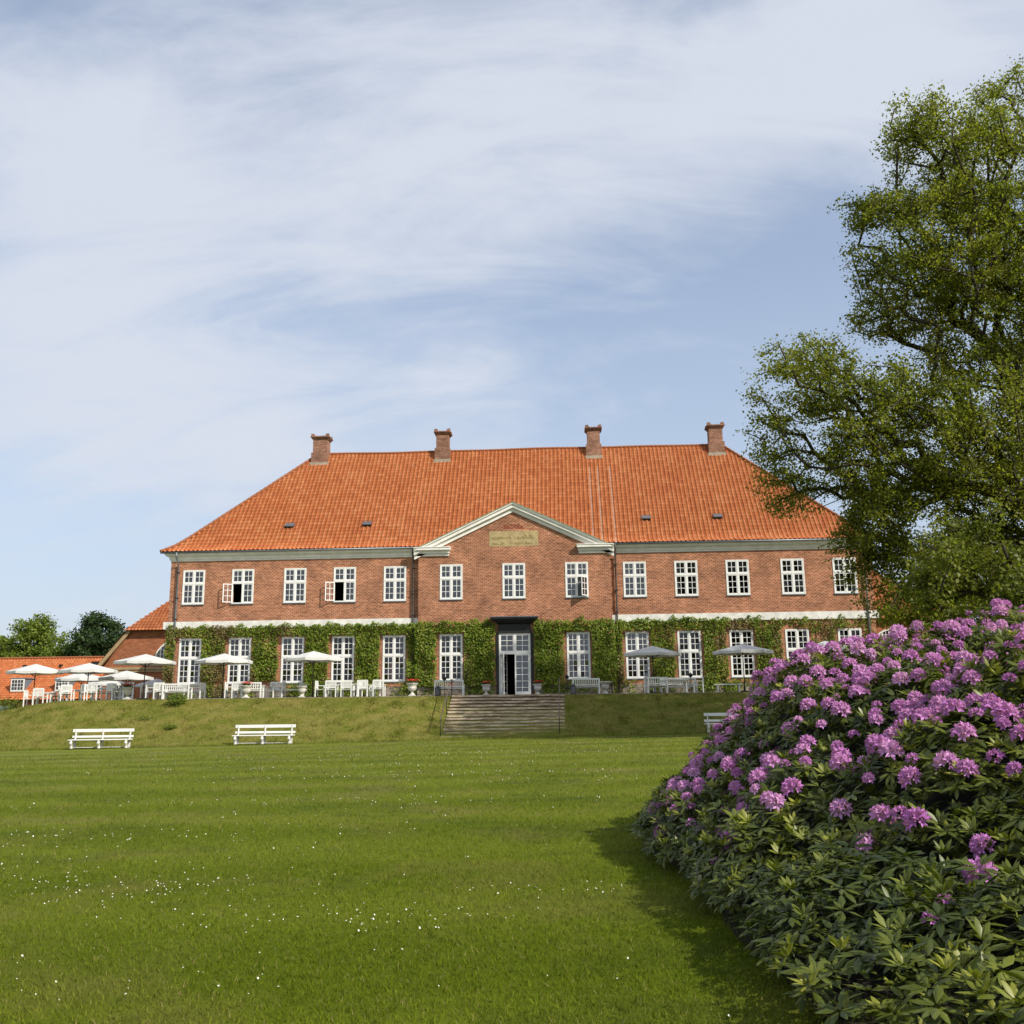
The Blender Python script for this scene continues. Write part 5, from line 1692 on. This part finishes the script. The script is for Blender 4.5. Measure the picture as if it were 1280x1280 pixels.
# flower clusters: domed trusses of funnel-shaped florets
def truss_mesh(seed, nf=17, r0=.062, fl=.030, hue=.5):
    rg = np.random.default_rng(seed); V = []; Fc = []; UV = []
    for k in range(nf):
        ph_ = k*2.39996; zz = 1 - (k+.5)/nf*1.15; rr_ = math.sqrt(max(0, 1-zz*zz))
        d = Vector((rr_*math.cos(ph_), rr_*math.sin(ph_), zz+.12)).normalized()
        c = d*r0*(.62+.12*rg.random())
        s1 = d.orthogonal().normalized(); s2 = d.cross(s1)
        R5 = fl*rg.uniform(.7, 1.25); u = hue + rg.uniform(-.25, .25)
        rot = rg.uniform(0, 6.28)
        for j in range(5):
            a0 = rot + 2*PI*j/5; am = a0+PI/5; a1 = a0+2*PI/5
            b0 = c; p1 = c + (s1*math.cos(a0+.12)+s2*math.sin(a0+.12))*R5*.62 + d*.018
            p2 = c + (s1*math.cos(am)+s2*math.sin(am))*R5*1.15 + d*.026
            p3 = c + (s1*math.cos(a1-.12)+s2*math.sin(a1-.12))*R5*.62 + d*.018
            n0 = len(V); V += [tuple(b0), tuple(p1), tuple(p2), tuple(p3)]; Fc.append((n0, n0+1, n0+2, n0+3)); UV.append((min(1, max(0, u+rg.uniform(-.2, .2))), .5))
    return np.array(V), np.array(Fc), np.array(UV)
protos = []
for q, (nf, r0, fl, hue) in enumerate(((18, .062, .030, .5), (15, .055, .028, .8), (12, .048, .022, .15), (19, .066, .031, .6), (9, .035, .017, .05), (14, .058, .033, .95), (16, .06, .026, .35))):
    V, F, UV = truss_mesh(q+1, nf, r0, fl, hue)
    protos.append((V, F, UV))
# choose the sites
sites = []
tries = 0
grid_used = {}
while len(sites) < 2600 and tries < 280000:
    tries += 1
    x = rg.uniform(BX-RXX, BX+RXX*.8); y = rg.uniform(BY-RYY, BY+RYY*.8); h = bush_h(x, y)
    if h < .25: continue
    e = .1; hx = bush_h(x+e, y); hy = bush_h(x, y+e)
    if hx < 0 or hy < 0: continue
    gx, gy = (hx-h)/e, (hy-h)/e
    nn = np.array([-gx, -gy, 1.0]); nn /= np.linalg.norm(nn)
    zz = h if math.hypot(gx, gy) < 1.2 else h*rg.uniform(.35, 1)
    # profuse over the crown and the far side, a few low down in front
    front = (y - (BY-RYY))/(2*RYY)
    dens = .035 + .965*max(0, min(1, (zz-.50)/.95))**1.2
    if y > -53.5: dens = max(dens, .6)
    if y < -56 : dens *= .5
    dens *= (.5 + .5*(zz > 1.3)) + 1.7*max(0, mnoise.noise(Vector((x*1.1, y*1.1, 20)))+.40)
    if rg.random() > dens: continue
    p = np.array([x, y, zz]) + nn*.13
    if any(abs(p[0]-s_[0][0]) < .11 and abs(p[1]-s_[0][1]) < .11 and abs(p[2]-s_[0][2]) < .11 for s_ in sites): continue
    sites.append((p, nn, rg.uniform(.7, 1.3)))
sites.sort(key=lambda s_: (s_[0][0]-3.18)**2 + (s_[0][1]+61.9)**2)
pm = []
for q, (V, F, UV) in enumerate(protos):
    o = soup('flower_cluster', V, F, MT['petal'], rb, UV); pm.append(o.data); bpy.data.objects.remove(o)
rest = []
for i, (p, nn, sc) in enumerate(sites):
    ax = Vector(nn*.6 + np.array([0, 0, .8]) + rg.normal(size=3)*.15).normalized()
    if i < 100:
        o = bpy.data.objects.new('flower_cluster', pm[(i*5) % 7]); COL.objects.link(o); o.parent = rb
        o.location = Vector(p) - Vector((BX, BY, 0)); o.rotation_mode = 'QUATERNION'; o.rotation_quaternion = ax.to_track_quat('Z', 'Y'); o.scale = (sc,)*3
    else:
        rest.append((p, ax, sc, (i*3 + i//7) % 7))
Vs, Fs, Us = [], [], []; off = 0
for (p, ax, sc, q) in rest:
    V, F, UV = protos[q]; Mx = np.array(ax.to_track_quat('Z', 'Y').to_matrix())
    Vs.append(V@Mx.T*sc + p - np.array([BX, BY, 0])); Fs.append(F+off); Us.append(UV); off += len(V)
o = soup('flower_clusters', np.concatenate(Vs), np.concatenate(Fs), MT['petal'], rb, np.concatenate(Us)); o['kind'] = 'stuff'
# bare soil under the bush
mb = MB(); n0 = 72
for k in range(n0):
    a_ = 2*PI*k/n0; ca, sa = math.cos(a_), math.sin(a_); q = (.95 + .015*math.sin(9*a_) + .015*math.sin(17*a_))/(abs(ca)**(3.8 if sa < 0 else 2.5) + abs(sa)**(3.8 if sa < 0 else 2.5))**(1/(3.8 if sa < 0 else 2.5))
    x, y = BX+RXX*q*ca, BY+RYY*q*sa; mb.v.append((x, y, lawn_z(x, y)+.006))
mb.f.append(tuple(range(n0))); mb.m.append(0)
tag(mb.build('bare_soil', MT['soil']), kind='structure')

# ------------------------------------------------------------------ grass blades and daisies near the camera
rg = np.random.default_rng(5)
dg = np.linspace(3.8, 46, 400)
pdf = np.minimum(4200, 170000/dg**2.15)*dg
n = int((pdf*np.gradient(dg)).sum()*1.12)
d = np.interp(rg.random(n), np.cumsum(pdf)/pdf.sum(), dg)
a_ = rg.uniform(-.60, .52, n)
x = 3.18 + d*np.sin(a_ - .053); y = -61.885 + d*np.cos(a_ - .053)
ee = np.where(y < BY, 3.8, 2.5)
inb = (np.abs((x-BX)/RXX)**ee + np.abs((y-BY)/RYY)**ee) < .74
x, y, d = x[~inb], y[~inb], d[~inb]
keep = y < -14.5; x, y, d = x[keep], y[keep], d[keep]
P = np.stack([x, y, -2.17 + .014*x - .004], 1); h_ = (.020 + .0011*d)
# longer, unmown tufts on the bank
nb = 70000
xb = rg.uniform(-30, 13, nb); yb_ = rg.uniform(-14.6, -7.7, nb)
kb = ~((np.abs(xb) < 3.25) & (yb_ > -13))
xb, yb_ = xb[kb], yb_[kb]
zb2 = np.array([ground_z(float(a), float(b_)) for a, b_ in zip(xb, yb_)])
P = np.concatenate([P, np.stack([xb, yb_, zb2], 1)]); h_ = np.concatenate([h_, np.full(len(xb), .065)])
h_[-len(xb):] *= np.array([1 + 1.8*max(0, mnoise.noise(Vector((float(a)*1.4, float(b_)*1.4, 5)))) for a, b_ in zip(xb, yb_)])
h_ = h_*rg.uniform(.5, 1.5, len(P))
a_ = rg.uniform(0, 2*PI, len(P)); w_ = h_*rg.uniform(.09, .16, len(P))
side = np.stack([np.cos(a_)*w_, np.sin(a_)*w_, np.zeros(len(P))], 1)
ln = np.stack([rg.normal(0, .5, len(P))*h_, rg.normal(0, .5, len(P))*h_, h_], 1)
V = np.stack([P-side, P+side, P+ln], 1).reshape(-1, 3)
o = soup('grass_blades', V, np.arange(len(V)).reshape(-1, 3), MT['blade'], None, rg.uniform(0, 1, (len(P), 2)))
tag(o, 'short mown grass blades on the near lawn', 'grass', kind='stuff')
# daisies in loose drifts
MT['daisy'] = mat('daisy_petal', (.62, .61, .50), .7)
Ps = []
for (cx, cy, rx, ry, n) in [(a_, b_, c_*1.1, d_*1.1, int(e_*.6)) for (a_, b_, c_, d_, e_) in ((-1.2, -52.6, 1.9, .7, 230), (-3.4, -49.0, 3.2, 1.2, 160), (1.6, -54.0, 1.3, .4, 120), (3.0, -53.0, .7, .3, 40), (-5.0, -52.3, .9, .5, 70), (-4.6, -51, 2.5, .3, 50), (-3.5, -44, 4, .7, 90), (0, -38, 5, 1, 160), (-6, -34, 6, .8, 130),
                            (-.6, -55.4, .5, .4, 16), (-.9, -57.3, .25, .15, 8), (2, -45, 4, 1.5, 90), (1.5, -55.6, 1.5, .5, 40), (4, -40, 5, 1.5, 90), (-1, -28, 9, 1.5, 240), (0, -50, 5, 5, 90))]:
    x = rg.normal(cx, rx*.6, n); y = rg.normal(cy, ry*.6, n); Ps.append(np.stack([x, y, -2.17+.014*x+.034], 1))
P = np.concatenate(Ps)
keep = (np.abs((P[:, 0]-BX)/RXX)**3.8 + np.abs((P[:, 1]-BY)/RYY)**3.8 > 1)
P = P[keep]
dist = np.linalg.norm(P[:, :2]-[3.18, -61.9], axis=1)
r_ = (.0040 + .00026*dist)*rg.uniform(.6, 1.3, len(P))
th = rg.uniform(0, 6.28, len(P)); tx = rg.normal(0, .25, (len(P), 2)) + [.2, -.35]
ring = []
for k in range(6):
    c_, s_ = np.cos(th + k*PI/3)*r_, np.sin(th + k*PI/3)*r_
    ring.append(np.stack([P[:, 0]+c_, P[:, 1]+s_, P[:, 2]-(c_*tx[:, 0]+s_*tx[:, 1])], 1))
V = np.stack(ring, 1).reshape(-1, 3)
o = soup('daisies', V, np.arange(len(V)).reshape(-1, 6), MT['daisy'])
tag(o, 'small white daisies scattered in loose drifts over the lawn', 'daisies', kind='stuff')
